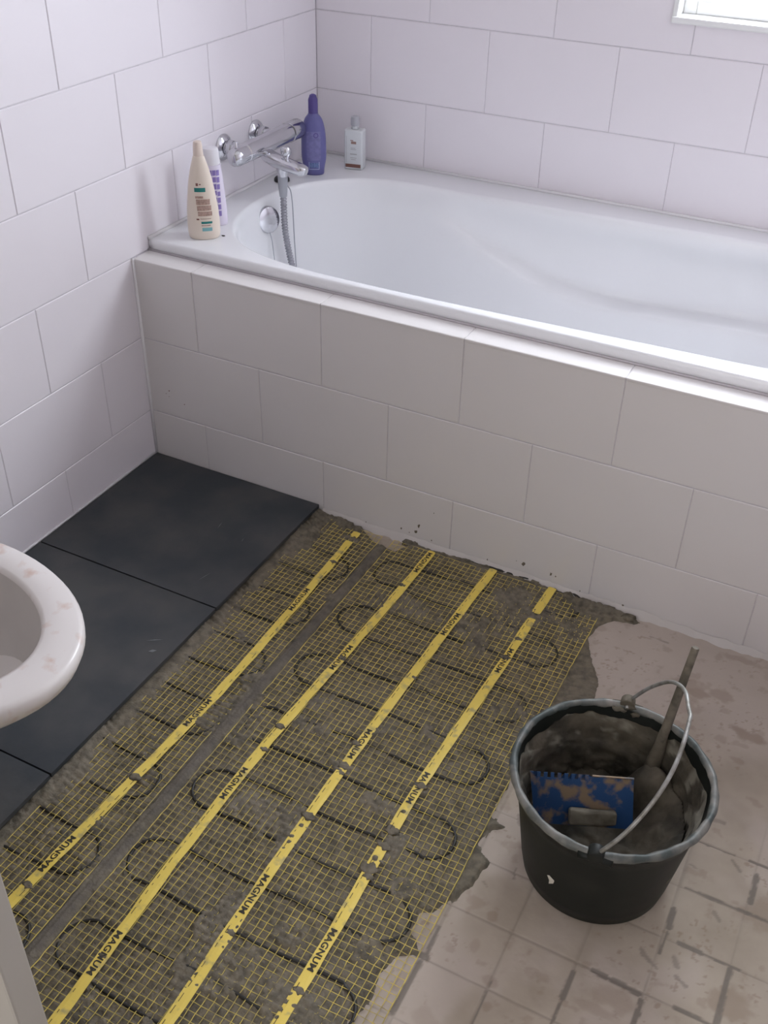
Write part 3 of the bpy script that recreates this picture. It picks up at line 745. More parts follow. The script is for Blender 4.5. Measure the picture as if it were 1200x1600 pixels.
# ------------------------------------------------------------------ bathtub
tub = empty('bathtub', (0.9, 0.44, 0), 0, 'white acrylic bathtub with a wide deck, set into the corner', 'bathtub')
ctrl = [(0.072, 0.43), (0.080, 0.33), (0.112, 0.235), (0.175, 0.155), (0.262, 0.108), (0.40, 0.082), (0.63, 0.078), (0.90, 0.086), (1.15, 0.098), (1.40, 0.112), (1.56, 0.150), (1.66, 0.225), (1.705, 0.32), (1.715, 0.43),
        (1.700, 0.54), (1.650, 0.64), (1.56, 0.71), (1.43, 0.748), (1.22, 0.750), (0.95, 0.740), (0.75, 0.728), (0.52, 0.718), (0.34, 0.716), (0.24, 0.695), (0.165, 0.645), (0.110, 0.578), (0.083, 0.51)]
rim = catmull([(a, b, 0) for a, b in ctrl], 10, closed=True); NR = len(rim)
def resample(prof, n):
    P = catmull([(a, b, 0) for a, b in prof], 12); L = [0]
    for a, b in zip(P, P[1:]): L.append(L[-1] + (b - a).length)
    out = []
    for k in range(n):
        s = L[-1] * k / (n - 1); i = max(0, min(len(L) - 2, next((q for q in range(len(L) - 1) if L[q + 1] >= s), len(L) - 2)))
        t = (s - L[i]) / max(1e-9, L[i + 1] - L[i]); p = P[i].lerp(P[i + 1], t); out.append((p.x, p.y))
    return out
NP = 60
plain_keys = [(0, 0), (0.035, -0.0015), (0.075, -0.010), (0.11, -0.035), (0.20, -0.10), (0.33, -0.20), (0.47, -0.29), (0.62, -0.355), (0.80, -0.39), (1, -0.40)]
def bottom_of(p):
    # footprint of the flat bottom: rounded rectangle
    bx = 0.175 + (p.x - 0.072) / (1.715 - 0.072) * (1.18 - 0.175); by = 0.27 + (p.y - 0.078) / (0.75 - 0.078) * (0.56 - 0.27)
    return Vector((bx, by, 0))
def zl(x):
    xs_ = [0.40, 0.48, 0.56, 0.64, 0.73, 0.82, 0.92, 1.0, 1.15, 1.30, 1.7]; zs_ = [0.535, 0.485, 0.448, 0.420, 0.390, 0.370, 0.357, 0.353, 0.358, 0.365, 0.38]
    return float(np.interp(x, xs_, zs_))
verts = []; faces = []
for i, p in enumerate(rim):
    b = bottom_of(p); wall = abs((p.y - 0.415) / 0.33)
    a = float(sstep(0.43, 0.56, np.array(p.x)) * sstep(1.62, 1.40, np.array(p.x)) * sstep(0.6, 0.85, np.array(wall)))
    # arm rest: the wall above the ledge is cut back by wl, the ledge falls away from the rim towards the right
    h = max(0.035, min(DZ - zl(p.x), 0.24)); wl_ = a * 0.31 * float(np.interp(p.x, [0.45, 0.70, 1.0], [0.15, 0.6, 1.0]))
    up = lambda d: float(np.interp(d, [0, .0015, .010, .035, .10, .20, .29, .355, .39, .40], [0, .035, .075, .11, .20, .33, .47, .62, .80, 1]))
    cut = lambda d: wl_ * float(sstep(0.0, 0.6 * h, np.array(d)))
    keys = [(up(d) - cut(d) * min(1, up(d) / .12), -d) for d in (0, .0015, .010, .035 * min(1, h / .08), .45 * h, .75 * h, h - .012)]
    keys += [(up(h - .012) - wl_ * .80, -(h - .006)), (up(h) - wl_ * .12, -(h + .001)), (up(h + .012), -(h + .012))]
    keys += [(up(h + (.355 - h) * t), -(h + (.355 - h) * t)) for t in (.35, .7, 1)] + [(.80, -.39), (1, -.40)]
    pr = resample(keys, NP)
    for (u, z) in pr: verts.append((p.x + (b.x - p.x) * u, p.y + (b.y - p.y) * u, DZ + z))
for i in range(NR):
    for k in range(NP - 1):
        a, b = i * NP + k, ((i + 1) % NR) * NP + k
        faces.append((a, a + 1, b + 1, b))
faces.append([i * NP + NP - 1 for i in range(NR)][::-1])
# deck
ox0, ox1, oy0, oy1 = 0.0015, 1.86, 0.060, YB - 0.0015
cx_, cy_ = 0.9, 0.44
outer = []
for p in rim:
    d = Vector((p.x - cx_, p.y - cy_)); ts = []
    if d.x > 1e-9: ts.append((ox1 - cx_) / d.x)
    if d.x < -1e-9: ts.append((ox0 - cx_) / d.x)
    if d.y > 1e-9: ts.append((oy1 - cy_) / d.y)
    if d.y < -1e-9: ts.append((oy0 - cy_) / d.y)
    t = min(ts); outer.append(Vector((cx_ + d.x * t, cy_ + d.y * t)))
for c in ((ox0, oy0), (ox1, oy0), (ox1, oy1), (ox0, oy1)):
    k = min(range(NR), key=lambda i: (outer[i] - Vector(c)).length); outer[k] = Vector(c)
def ringo(inset, z):
    b = len(verts)
    for q in outer:
        verts.append((min(max(q.x, ox0 + inset), ox1 - inset), min(max(q.y, oy0 + inset), oy1 - inset), z))
    return b
R_ = [ringo(0.002, HL + 0.0015), ringo(0.0, DZ - 0.009), ringo(0.0008, DZ - 0.004), ringo(0.0028, DZ - 0.001), ringo(0.006, DZ)]
for a, b in zip(R_, R_[1:]):
    for i in range(NR): faces.append((a + i, a + (i + 1) % NR, b + (i + 1) % NR, b + i))
b = R_[-1]
for i in range(NR): faces.append((b + i, b + (i + 1) % NR, ((i + 1) % NR) * NP, i * NP))
o = mesh_obj('shell', verts, faces, ACRYL, None, smooth=True)
bmx = bmesh.new(); bmx.from_mesh(o.data); bmesh.ops.recalc_face_normals(bmx, faces=bmx.faces[:]); bmx.to_mesh(o.data); bmx.free()
adopt(o, tub)
strip('sealant', [(0.0, YB - 0.003, DZ + .0012), (0.9, YB - 0.003, DZ + .0012), (RX, YB - 0.003, DZ + .0012)], 0.0048, tub)
strip('sealant', [(0.003, 0.06, DZ + .0012), (0.003, 0.4, DZ + .0012), (0.003, YB, DZ + .0012)], 0.0048, tub)
# overflow knob
bm = bmesh.new(); m_, L = along((0.078, 0.424, 0.508), (0.107, 0.413, 0.514))
add_lathe(bm, [(0.020, -0.02), (0.020, 0.004), (0.031, 0.006), (0.0335, 0.010), (0.0335, 0.017), (0.031, 0.021), (0.022, 0.023), (0.010, 0.0235)], 40, m_)
adopt(sharp(bm_obj('overflow_knob', bm, CHROME, smooth=True), 40), tub)
bm = bmesh.new(); add_tube(bm, catmull([(0.094, 0.418, 0.485), (0.104, 0.414, 0.46), (0.110, 0.411, 0.42), (0.118, 0.408, 0.37), (0.13, 0.405, 0.25)], 6), 0.0011, 6)
adopt(bm_obj('waste_cord', bm, PLG, smooth=True), tub)
# waste
bm = bmesh.new(); m_ = Matrix.Translation((0.42, 0.42, DZ - 0.402)); add_lathe(bm, [(0.036, 0.0), (0.036, 0.003), (0.030, 0.005), (0.028, 0.003), (0.012, 0.004)], 32, m_); adopt(bm_obj('waste', bm, CHROME, smooth=True), tub)
# hose guide in the deck
bm = bmesh.new(); add_lathe(bm, [(0.020, 0), (0.020, 0.006), (0.017, 0.010), (0.011, 0.011), (0.010, 0.008)], 28, Matrix.Translation((0.050, 0.556, DZ))); adopt(bm_obj('hose_guide', bm, BLK, smooth=True), tub)
bm = bmesh.new(); add_tube(bm, catmull([(0.050, 0.556, DZ + .010), (0.068, 0.54, DZ + .006), (0.09, 0.52, DZ + .003), (0.110, 0.502, DZ - .004), (0.119, .494, .52), (0.122, .492, .45), (0.126, .490, .38), (0.135, .485, .25)], 8), 0.0014, 6)
adopt(bm_obj('pull_cord', bm, PLG, smooth=True), tub)

# a crumb of dirt on the deck
o = blob(0.140, 0.158, DZ + .001, .0035, None, m=BLK, seed=3, name='dirt_crumb', flat=.3); tag(o, 'small dark crumb of dirt on the bath deck beside the cream bottle', 'crumb')

# ------------------------------------------------------------------ mixer tap
tap = empty('mixer_tap', (0, 0.45, 0.686), 0, 'chrome wall-mounted thermostatic bath mixer above the bath deck', 'tap')
def tpart(name, bm, m=CHROME, ang=35): return adopt(sharp(bm_obj(name, bm, m, smooth=True), ang), tap)
BZ = 0.686; BX = 0.068
for yy in (0.375, 0.517):
    bm = bmesh.new(); m_, L = along((0.0, yy, BZ + .002), (0.05, yy, BZ + .002))
    add_lathe(bm, [(0.031, 0), (0.0315, 0.003), (0.029, 0.007), (0.020, 0.011), (0.0155, 0.013)], 36, m_); tpart('escutcheon', bm)
    bm = bmesh.new(); add_cyl(bm, (0.008, yy, BZ + .002), (BX - .008, yy, BZ), 0.0150, 0.0165, 28, .001); tpart('wall_union', bm)
    bm = bmesh.new(); add_lathe(bm, [(0.0195, .018), (0.0205, .020), (0.0205, .030), (0.0195, .032)], 8, m_); tpart('union_nut', bm)
bm = bmesh.new(); m_, L = along((BX, 0.365, BZ), (BX, 0.562, BZ))
add_lathe(bm, [(0.019, 0), (0.0225, 0.003), (0.0235, 0.02), (0.0235, L - .006), (0.0228, L)], 44, m_); tpart('valve_body', bm)
bm = bmesh.new(); m_, L = along((BX, 0.562, BZ), (BX, 0.618, BZ))
add_lathe(bm, [(0.021, 0), (0.021, .002), (0.0248, 0.003), (0.0248, 0.048), (0.0225, .053), (0.016, .055), (.004, .0555)], 20, m_); tpart('temperature_knob', bm)
bm = bmesh.new(); m_, L = along((BX, 0.367, BZ), (BX, 0.312, BZ))
add_lathe(bm, [(0.018, 0), (0.018, .004), (0.0225, 0.005), (0.0225, 0.035), (0.020, .046), (0.012, .054), (.003, .056)], 28, m_); tpart('flow_knob', bm)
bm = bmesh.new(); add_cyl(bm, (BX, 0.334, BZ + .012), (BX - .002, 0.334, BZ + .034), .006, .005, 14, .001); tpart('flow_lever', bm)
# spout
bm = bmesh.new()
secs = [((0.060, BZ - .016), .017, .010), ((0.080, BZ - .026), .019, .0135), ((0.105, BZ - .034), .019, .0150), ((0.130, BZ - .039), .0175, .0145), ((0.155, BZ - .043), .0165, .0140), ((0.175, BZ - .046), .0155, .0135), ((0.186, BZ - .048), .0130, .0105), ((0.189, BZ - .0485), .008, .007)]
rings = []
for (c, hw, hh) in secs:
    ring = []
    for k in range(28):
        a = 2 * math.pi * k / 28; ca, sa = math.cos(a), math.sin(a)
        px_ = hw * math.copysign(abs(ca) ** .7, ca); pz_ = hh * math.copysign(abs(sa) ** .7, sa)
        ring.append(bm.verts.new((c[0] + pz_ * .22, 0.45 + px_, c[1] + pz_)))
    rings.append(ring)
for a, b in zip(rings, rings[1:]):
    for k in range(28): bm.faces.new((a[k], a[(k + 1) % 28], b[(k + 1) % 28], b[k]))
bm.faces.new(rings[0][::-1]); bm.faces.new(rings[-1]); tpart('spout', bm, ang=50)
bm = bmesh.new(); add_lathe(bm, [(0.0075, 0), (0.0075, 0.008), (0.010, 0.012), (0.0125, .016), (0.0125, .026), (0.009, .031), (.003, .033)], 24, Matrix.Translation((0.132, 0.45, BZ - .028))); tpart('diverter_knob', bm)
bm = bmesh.new(); add_lathe(bm, [(0.016, 0), (0.0145, -0.010), (0.0125, -0.014), (0.0125, -.022), (.011, -.023)], 28, Matrix.Translation((0.120, 0.45, BZ - .047))); tpart('hose_outlet', bm)

hose = empty('shower_hose', (0.120, 0.45, 0.616), 0, 'ribbed grey shower hose hanging from the bath tap into the tub', 'hose')
bm = bmesh.new(); add_lathe(bm, [(0.0115, 0), (0.0125, -0.003), (0.0115, -0.030), (0.0095, -0.052), (0.0085, -.054)], 28, Matrix.Translation((0.120, 0.45, 0.619))); adopt(sharp(bm_obj('hose_cone', bm, PLG, smooth=True), 40), hose)
hp = catmull([(0.120, 0.45, 0.568), (0.120, 0.450, 0.54), (0.121, 0.451, 0.48), (0.127, 0.456, 0.42), (0.137, 0.462, 0.36), (0.155, 0.462, 0.29), (0.20, 0.45, 0.22), (0.28, 0.43, 0.185), (0.37, 0.40, 0.176)], 34)
# even spacing, ribs as alternating radii
L = [0]
for a, b in zip(hp, hp[1:]): L.append(L[-1] + (b - a).length)
pp = []; s = 0; i = 0
while s < L[-1]:
    while L[i + 1] < s: i += 1
    t = (s - L[i]) / (L[i + 1] - L[i]); pp.append(hp[i].lerp(hp[i + 1], t)); s += 0.00190
bm = bmesh.new(); add_tube(bm, pp, [0.0084 if k % 4 < 2 else 0.0064 for k in range(len(pp))], 14); adopt(bm_obj('ribbed_tube', bm, CHROME_D, smooth=True), hose)

# ------------------------------------------------------------------ bottles
class Bottle:
    """an upright bottle of elliptical (superelliptic) cross-section; profile rows (z, half width, half depth)"""
    def __init__(s, rows, e=1.0): s.rows = rows; s.e = e
    def dims(s, z):
        zs = [r[0] for r in s.rows]; return float(np.interp(z, zs, [r[1] for r in s.rows])), float(np.interp(z, zs, [r[2] for r in s.rows]))
    def pt(s, a, z, off=0):
        w, d = s.dims(z); ca, sa = math.cos(a), math.sin(a)
        return Vector(((w + off) * math.copysign(abs(ca) ** s.e, ca), (d + off) * math.copysign(abs(sa) ** s.e, sa), z))
    def body(s, bm, z0=None, z1=None, n=48, m=40):
        rows = s.rows; Z = []
        z0 = rows[0][0] if z0 is None else z0; z1 = rows[-1][0] if z1 is None else z1
        Z = sorted(set([z0 + (z1 - z0) * k / m for k in range(m + 1)] + [r[0] for r in rows if z0 <= r[0] <= z1]))
        rings = [[bm.verts.new(s.pt(2 * math.pi * k / n, z)) for k in range(n)] for z in Z]
        for a, b in zip(rings, rings[1:]):
            for k in range(n): bm.faces.new((a[k], a[(k + 1) % n], b[(k + 1) % n], b[k]))
        bm.faces.new(rings[0][::-1]); bm.faces.new(rings[-1])
    def patch(s, u0, u1, z0, z1, off=0.0004, nu=10, nz=6):
        """u = sideways distance on the front face (-y), in metres"""
        V = []; F = []
        for j in range(nz + 1):
            z = z0 + (z1 - z0) * j / nz; w, d = s.dims(z)
            for i in range(nu + 1):
                u = u0 + (u1 - u0) * i / nu; t = max(-.98, min(.98, u / w)); ca = math.copysign(abs(t) ** (1 / s.e), t); a = -math.acos(ca)
                V.append(s.pt(a, z, off))
        for j in range(nz):
            for i in range(nu):
                k = j * (nu + 1) + i; F.append((k, k + 1, k + nu + 2, k + nu + 1))
        return V, F
def spl_rows(keys, n=6):
    P = catmull([(z, w, d) for z, w, d in keys], n); return [(p.x, p.y, p.z) for p in P]
def patches(name, bot, lst, m, parent, joined=False, **k):
    if joined:
        V = []; F = []
        for r in lst:
            v, f = bot.patch(*r, **k); b = len(V); V += v; F += [tuple(q + b for q in g) for g in f]
        return mesh_obj(name, V, F, m, parent, smooth=True, kind='stuff')
    for r in lst: mesh_obj(name, *bot.patch(*r, **k), m, parent, smooth=True)

VIEW_RZ = math.radians(34)
# cream bottle
cb = empty('shampoo_bottle', (0.104, 0.136, DZ), VIEW_RZ, 'tall cream bottle with green and tan label print at the bath corner', 'bottle')
K = .75
crows = spl_rows([(0, .031, .022), (.003, .0345, .0245), (.015, .0362, .026), (.035, .0365, .026), (.07, .0343, .0245), (.115, .0285, .0205), (.145, .0228, .0170), (.165, .0175, .0140), (.178, .0135, .0125), (.183, .0118, .0118)])
cbt = Bottle(crows, .92)
bm = bmesh.new(); cbt.body(bm); sharp(bm_obj('bottle_body', bm, CREAM, cb, smooth=True), 45)
bm = bmesh.new(); add_lathe(bm, [(0.0112, 0.182), (0.0112, 0.186), (0.0100, 0.205), (0.0088, 0.213), (.006, .2145)], 28); sharp(bm_obj('bottle_cap', bm, CREAMC, cb, smooth=True), 40)
patches('label_print', cbt, [(-0.014, 0.010, .109, .118), (-.004, .020, .0385, .0435)], GREEN, cb)
patches('label_print', cbt, [(-0.003, 0.019, .0215, .0295)], TEALP, cb)
patches('label_print', cbt, [(-0.013, 0.004, .095, .100), (-.012, .018, .081, .093), (-.011, .020, .068, .079), (-.010, .021, .056, .066), (-.004, .016, .0335, .0355), (-.006, .018, .049, .0505)], TAN, cb)
patches('label_print', cbt, [(-0.010, -.005, .122, .128), (-.003, .001, .124, .1265), (-.014, -.008, .047, .0505)], REDB, cb)
# white-lilac tube
tb = empty('lotion_tube', (0.078, 0.214, DZ), VIEW_RZ, 'white and lilac tube with purple lettering, half hidden behind the cream bottle', 'tube')
trow = spl_rows([(0, .0285, .017), (.004, .0300, .019), (.03, .0300, .020), (.08, .0275, .019), (.125, .0235, .0175), (.14, .0222, .0170)])
tbt = Bottle(trow, .95); bm = bmesh.new(); tbt.body(bm); sharp(bm_obj('tube_body', bm, TUBEW, tb, smooth=True), 45)
bm = bmesh.new(); add_lathe(bm, [(0.0215, 0.1405), (0.0215, 0.143), (0.0195, 0.172), (0.0175, 0.176), (.012, .1775)], 32, ey=.8); sharp(bm_obj('tube_cap', bm, mat('white_cap', (.78, .76, .80), .35), tb, smooth=True), 40)
lst = []
r_ = random.Random(4)
for k in range(7):
    z1 = .130 - k * .0155; z0 = z1 - .0125
    lst += [(-.004, .0015, z0, z1), (.0025, .010, z0 + r_.uniform(0, .003), z1), (.011, .0175, z0, z1 - r_.uniform(0, .003))]
patches('lettering', tbt, lst, VIOL, tb, joined=True, nu=3, nz=2)
# purple bottle
pb = empty('shampoo_bottle', (0.092, 0.650, DZ), math.radians(30), 'purple bottle with darker purple cap behind the mixer tap', 'bottle')
prow = spl_rows([(0, .024, .016), (.003, .0262, .018), (.015, .0275, .019), (.04, .0318, .0205), (.065, .0325, .021), (.10, .0315, .021), (.125, .0275, .0195), (.142, .0215, .0165), (.151, .0145, .0135), (.155, .0125, .0125)])
pbt = Bottle(prow, .9); bm = bmesh.new(); pbt.body(bm); sharp(bm_obj('bottle_body', bm, PURP, pb, smooth=True), 45)
bm = bmesh.new(); add_lathe(bm, [(0.0118, 0.154), (0.0125, 0.156), (0.0123, 0.188), (0.0110, 0.192), (.0100, .1935), (.0085, .199), (.004, .2015)], 28); sharp(bm_obj('bottle_cap', bm, PURPC, pb, smooth=True), 40)
patches('label', pbt, [(-.018, .018, .040, .113)], PURPL, pb)
patches('label_print', pbt, [(-.013, -.0118, .018, .036), (.0125, .0138, .018, .036), (-.013, .0138, .016, .0175)], LILAC, pb, off=.0008)
patches('label_print', pbt, [(-.011, .012, .021, .034)], mat('blue_print', (.15, .22, .45), .4, var=.5, vscale=300), pb, off=.0007)
V = []; F = []
for k in range(25):
    a = 2 * math.pi * k / 24
    for rr in (.0042, .0062):
        u, z = .006 + rr * math.cos(a), .104 + rr * math.sin(a); w_, d_ = pbt.dims(z); t = u / w_; ang = -math.acos(math.copysign(abs(t) ** (1 / .9), t)); V.append(pbt.pt(ang, z, .0009))
for k in range(24): F.append((2 * k, 2 * k + 1, 2 * k + 3, 2 * k + 2))
mesh_obj('label_print', V, F, PURPC, pb)
# small white bottle
sb = empty('lotion_bottle', (0.163, 0.745, DZ), math.radians(12), 'small square-shouldered white bottle with grey cap in the back corner', 'bottle')
bm = bmesh.new(); add_box(bm, -.0255, .0255, -.017, .017, 0, .103, bev=.0055, seg=4); bm_obj('bottle_body', bm, WBOT, sb, smooth=True)
sharp(sb.children[0], 60)
bm = bmesh.new(); add_lathe(bm, [(0.0095, .102), (0.0095, .113)], 24); bm_obj('bottle_neck', bm, WBOT, sb, smooth=True)
bm = bmesh.new(); add_lathe(bm, [(0.0108, .112), (0.0115, .114), (0.0115, .128), (0.0100, .1345), (.006, .1365)], 28); sharp(bm_obj('bottle_cap', bm, GCAP, sb, smooth=True), 40)
def flat(name, rects, m, parent, y):
    for (a, b, c, d) in rects: mesh_obj(name, [(a, y, c), (b, y, c), (b, y, d), (a, y, d)], [(0, 1, 2, 3)], m, parent)
flat('label_print', [(-.0215, .0205, .0065, .0155)], REDB, sb, -.0174)
flat('label_print', [(-.006, .008, .068, .0745), (-.008, .000, .0755, .078)], mat('brown_print', (.32, .20, .17), .4), sb, -.0174)
flat('label_print', [(-.009, .010, .040, .043), (-.007, .008, .053, .0545), (-.007, .006, .0565, .058), (-.008, .009, .031, .0325), (-.006, .007, .0265, .028), (-.019, -.0182, .018, .088)], GPRI, sb, -.0174)

# ------------------------------------------------------------------ toilet bowl
wc = empty('toilet_bowl', (0.30, -1.0, 0), 0, 'white ceramic toilet bowl without a seat, rim dusted pinkish, at the left wall', 'toilet')
NA = 72
def wc_out(a, s=1.0, tip=0.290, hw=0.200, back=0.26, dx=0.0, p=1.0):
    ca, sa = math.cos(a), math.sin(a)
    L = tip if ca > 0 else back
    return Vector((0.05 + dx + ca * L * s, sa * hw * s * (1.0 if ca > 0 else (1 - .10 * ca * ca)), 0))
RZ = 0.400
layers = []      # outside from the floor up, over the rim, down inside
def ring(f, z): layers.append([(f(2 * math.pi * k / NA).x, f(2 * math.pi * k / NA).y, z) for k in range(NA)])
prof = [(.000, .40, -.085, .52), (.012, .42, -.085, .54), (.03, .40, -.085, .52), (.12, .37, -.085, .50), (.20, .40, -.078, .53), (.255, .55, -.055, .64), (.300, .76, -.028, .80), (.335, .905, -.010, .92), (.362, .975, -.002, .98), (.380, .998, 0, 1.0), (.392, 1.0, 0, 1.0), (.398, .985, 0, .985), (.400, .965, 0, .965)]
for z, sx, dx, sy in prof:
    ring(lambda a, sx=sx, dx=dx, sy=sy: Vector((wc_out(a).x * 1.0 * sx + (1 - sx) * .05 + dx, wc_out(a).y * sy, 0)), z + .0255 * (z < .001) + (0 if z > .03 else .026 - z * .4))
for s, z in ((.86, .4005), (.80, .3995), (.775, .397), (.765, .390), (.755, .375), (.73, .350), (.69, .32), (.62, .285), (.52, .25), (.40, .222), (.28, .205), (.15, .197)):
    ring(lambda a, s=s: Vector((wc_out(a).x * s + (1 - s) * .04, wc_out(a).y * s * (.965 if s < .83 else 1), 0)), z)
V = [v for l in layers for v in l]; F = []; FI = []
nout = len(prof) + 2
for l in range(len(layers) - 1):
    for k in range(NA):
        a, b = l * NA + k, l * NA + (k + 1) % NA
        (F if l < nout + 1 else FI).append((a, b, b + NA, a + NA))
FI.append([(len(layers) - 1) * NA + k for k in range(NA)])
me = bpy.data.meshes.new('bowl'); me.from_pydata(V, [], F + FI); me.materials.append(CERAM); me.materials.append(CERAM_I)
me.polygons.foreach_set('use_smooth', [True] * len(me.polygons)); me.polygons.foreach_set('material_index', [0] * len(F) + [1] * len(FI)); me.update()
bowl = bpy.data.objects.new('bowl', me); link(bowl, wc)
# ceramic back joining the bowl to the wall
bm = bmesh.new(); add_box(bm, -.296, -.10, -.17, .17, .20, .398, bev=.02, seg=4); add_box(bm, -.296, -.12, -.10, .10, .0262, .25, bev=.015, seg=3)
bm_obj('back_block', bm, CERAM, wc, smooth=True)
bm = bmesh.new(); add_box(bm, -.296, -.17, -.19, .19, .40, .76, bev=.02, seg=4); bm_obj('cistern', bm, CERAM, wc, smooth=True)
bm = bmesh.new(); add_box(bm, -.297, -.160, -.195, .195, .762, .785, bev=.008, seg=3); bm_obj('cistern_lid', bm, CERAM, wc, smooth=True)

# ------------------------------------------------------------------ white door leaf standing open at the near left
DX, DY = 0.96, -1.396
door = empty('door_1', (DX, DY, 0)); tag(door, kind='structure')
dm = Matrix.Rotation(math.radians(196), 4, 'Z')
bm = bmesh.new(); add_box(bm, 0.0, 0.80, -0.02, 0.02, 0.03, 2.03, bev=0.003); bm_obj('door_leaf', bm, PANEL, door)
bm = bmesh.new(); add_box(bm, 0.04, 0.075, -0.026, -0.02, 0.98, 1.14, bev=0.002); add_cyl(bm, (0.058, -0.026, 1.10), (0.058, -0.06, 1.10), .008); add_cyl(bm, (0.055, -0.058, 1.10), (0.17, -0.058, 1.10), .008); bm_obj('door_handle', bm, CHROME, door)
for c in door.children: c.data.transform(dm)

# ------------------------------------------------------------------ builder's bucket
BC = Vector((1.3585, -0.632, 0)); 
bk = empty('bucket', tuple(BC), 0, 'black plastic builders bucket smeared with mortar, standing on the bare floor', 'bucket')
HB = 0.226; RT, RB = 0.1505, 0.116
def rad(z): return RB + (RT - 0.004 - RB) * z / HB
bm = bmesh.new()
pr = [(RB - .010, 0.004), (RB - .006, 0.0005), (RB - .001, 0.004)] + [(rad(z), z) for z in (0.03, 0.06, 0.10, 0.14, 0.17)] + [(rad(.195), .195)]
pr += [(RT - .002, .199), (RT, .202), (RT + .001, .206)]
add_lathe(bm, pr, 96, cap0=True, cap1=False)
# inside wall
ip = [(RT - .006, .216), (rad(.19) - .003, .19), (rad(.10) - .003, .10), (rad(.02) - .003, .008), (.03, .008)]
add_lathe(bm, ip, 96, cap0=False, cap1=True)
sharp(bm_obj('bucket_shell', bm, BUCK, bk, smooth=True), 50)
bm = bmesh.new()   # rolled rim
n = 112; rings = []
for i in range(n):
    a = 2 * math.pi * i / n; rr = []
    for k in range(14):
        b = 2 * math.pi * k / 14; lump = 0.0006 * math.sin(a * 13 + b * 2) + .0005 * math.sin(a * 29 + 1)
        q = (0.0062 + lump); R0 = RT - .0005 + .0006 * math.sin(a * 3); rr.append(bm.verts.new(((R0 + q * math.cos(b)) * math.cos(a), (R0 + q * math.cos(b)) * math.sin(a), HB - .011 + q * 1.15 * math.sin(b))))
    rings.append(rr)
for i in range(n):
    for k in range(14): bm.faces.new((rings[i][k], rings[(i + 1) % n][k], rings[(i + 1) % n][(k + 1) % 14], rings[i][(k + 1) % 14]))
o = bm_obj('bucket_rim', bm, RIMM, bk, smooth=True)
# mortar crust on the inside wall and the mortar left in the bucket
V = []; F = []
na, nz = 120, 34
r_ = np.random.RandomState(5)
for j in range(nz + 1):
    for i in range(na):
        a = 2 * math.pi * i / na; t = j / nz
        n1 = float(fbm(np.array(math.cos(a) * 3 + 5), np.array(math.sin(a) * 3 + t * 5 + 5), 4, 1.5)); n2 = float(fbm(np.array(a * 9.0), np.array(t * 12), 3, 1.2))
        topz = 0.200 + .016 * (n1 - .5) * 2
        z = 0.055 + (topz - 0.055) * t
        th = (0.001 + 0.012 * n1 + .012 * (n2 - .5)) * (1 - t ** 6) * (1.25 - .5 * t)
        th = max(th, .0008)
        if t > .97: th = .0005
        R0 = rad(z) - .003 - th; V.append((R0 * math.cos(a), R0 * math.sin(a), z))
for j in range(nz):
    for i in range(na): F.append((j * na + i, j * na + (i + 1) % na, (j + 1) * na + (i + 1) % na, (j + 1) * na + i))
o = mesh_obj('mortar_crust', V, F, MORTB, bk, smooth=True)
at_ = o.data.attributes.new('dry', 'FLOAT', 'POINT')
for k_, v_ in enumerate(o.data.vertices):
    an_ = math.degrees(math.atan2(v_.co.y, v_.co.x)); zz = v_.co.z
    q_ = float(fbm(np.array(an_ * .09 + 40), np.array(zz * 45), 4, 1.2))
    side_ = max(math.exp(-((an_ + 5) / 38) ** 2), .7 * math.exp(-((an_ + 60) / 20) ** 2), .55 * math.exp(-((an_ - 100) / 22) ** 2), .35)
    at_.data[k_].value = float(sstep(.52, .60, np.array(q_ * .55 + .38 * side_ + (zz - .15) * 1.6)))
xs = np.linspace(-.135, .135, 96); X, Y = np.meshgrid(xs, xs); Rr = np.hypot(X, Y)
Zb = 0.070 + 0.030 * (fbm(X + 1, Y + 1, 4, 14) - .5) * 2 + .008 * (fbm(X, Y + 4, 3, 60) - .5) + 0.060 * sstep(.04, .125, Rr) * sstep(-.2, .9, (X * .75 - Y * .25) / (Rr + 1e-6)) + 0.02 * sstep(.09, .13, Rr) + .055 * sstep(.05, .01, np.hypot(X - .040, Y - .092))
idx = Rr < 0.1195
o = height_obj('mortar_mix', xs, xs, Zb, MORTB, {}, keep=idx, parent=bk)
for i, (a, rr, z, s, m_) in enumerate(((-62, .110, .112, .014, MORTL), (-38, .105, .110, .018, MORTB), (-48, .11, .125, .012, MORTL), (98, .150, .219, .010, MORTB), (103, .147, .212, .010, MORTL), (92, .147, .208, .009, MORTB), (170, .12, .12, .012, MORTB))):
    if z < .2: rr = min(rr, rad(z) - .004 - s * 1.1)
    blob(rr * math.cos(math.radians(a)), rr * math.sin(math.radians(a)), z, s, bk, m=m_, seed=40 + i, name='mortar_lump', flat=.6)
# ears
axv = Vector((-0.1446, 0.9895, 0)); nv = Vector((0.9895, 0.1446, 0))
EZ = HB - .006
for sgn in (-1, 1):
    c = axv * sgn * (RT + .004); bm = bmesh.new()
    add_cyl(bm, c - axv * sgn * .010 + Vector((0, 0, EZ)), c + axv * sgn * .008 + Vector((0, 0, EZ)), .0125, .0115, 20, .002)
    add_tube(bm, [c + nv * t * .024 + Vector((0, 0, EZ - .006 - abs(t) * .004)) for t in (-1, -.5, 0, .5, 1)], .0065, 10)
    bm_obj('handle_lug', bm, BUCK if sgn < 0 else MORTB, bk, smooth=True)
phi = math.radians(60); pts = []
hwv = nv * math.cos(phi) + Vector((0, 0, math.sin(phi)))
keyp = [(0, 0), (12, .30), (25, .52), (40, .74), (55, .90), (70, .99), (84, 1.03), (92, 1.045), (100, 1.0), (115, .93), (130, .80), (145, .62), (160, .38), (170, .20), (180, 0)]
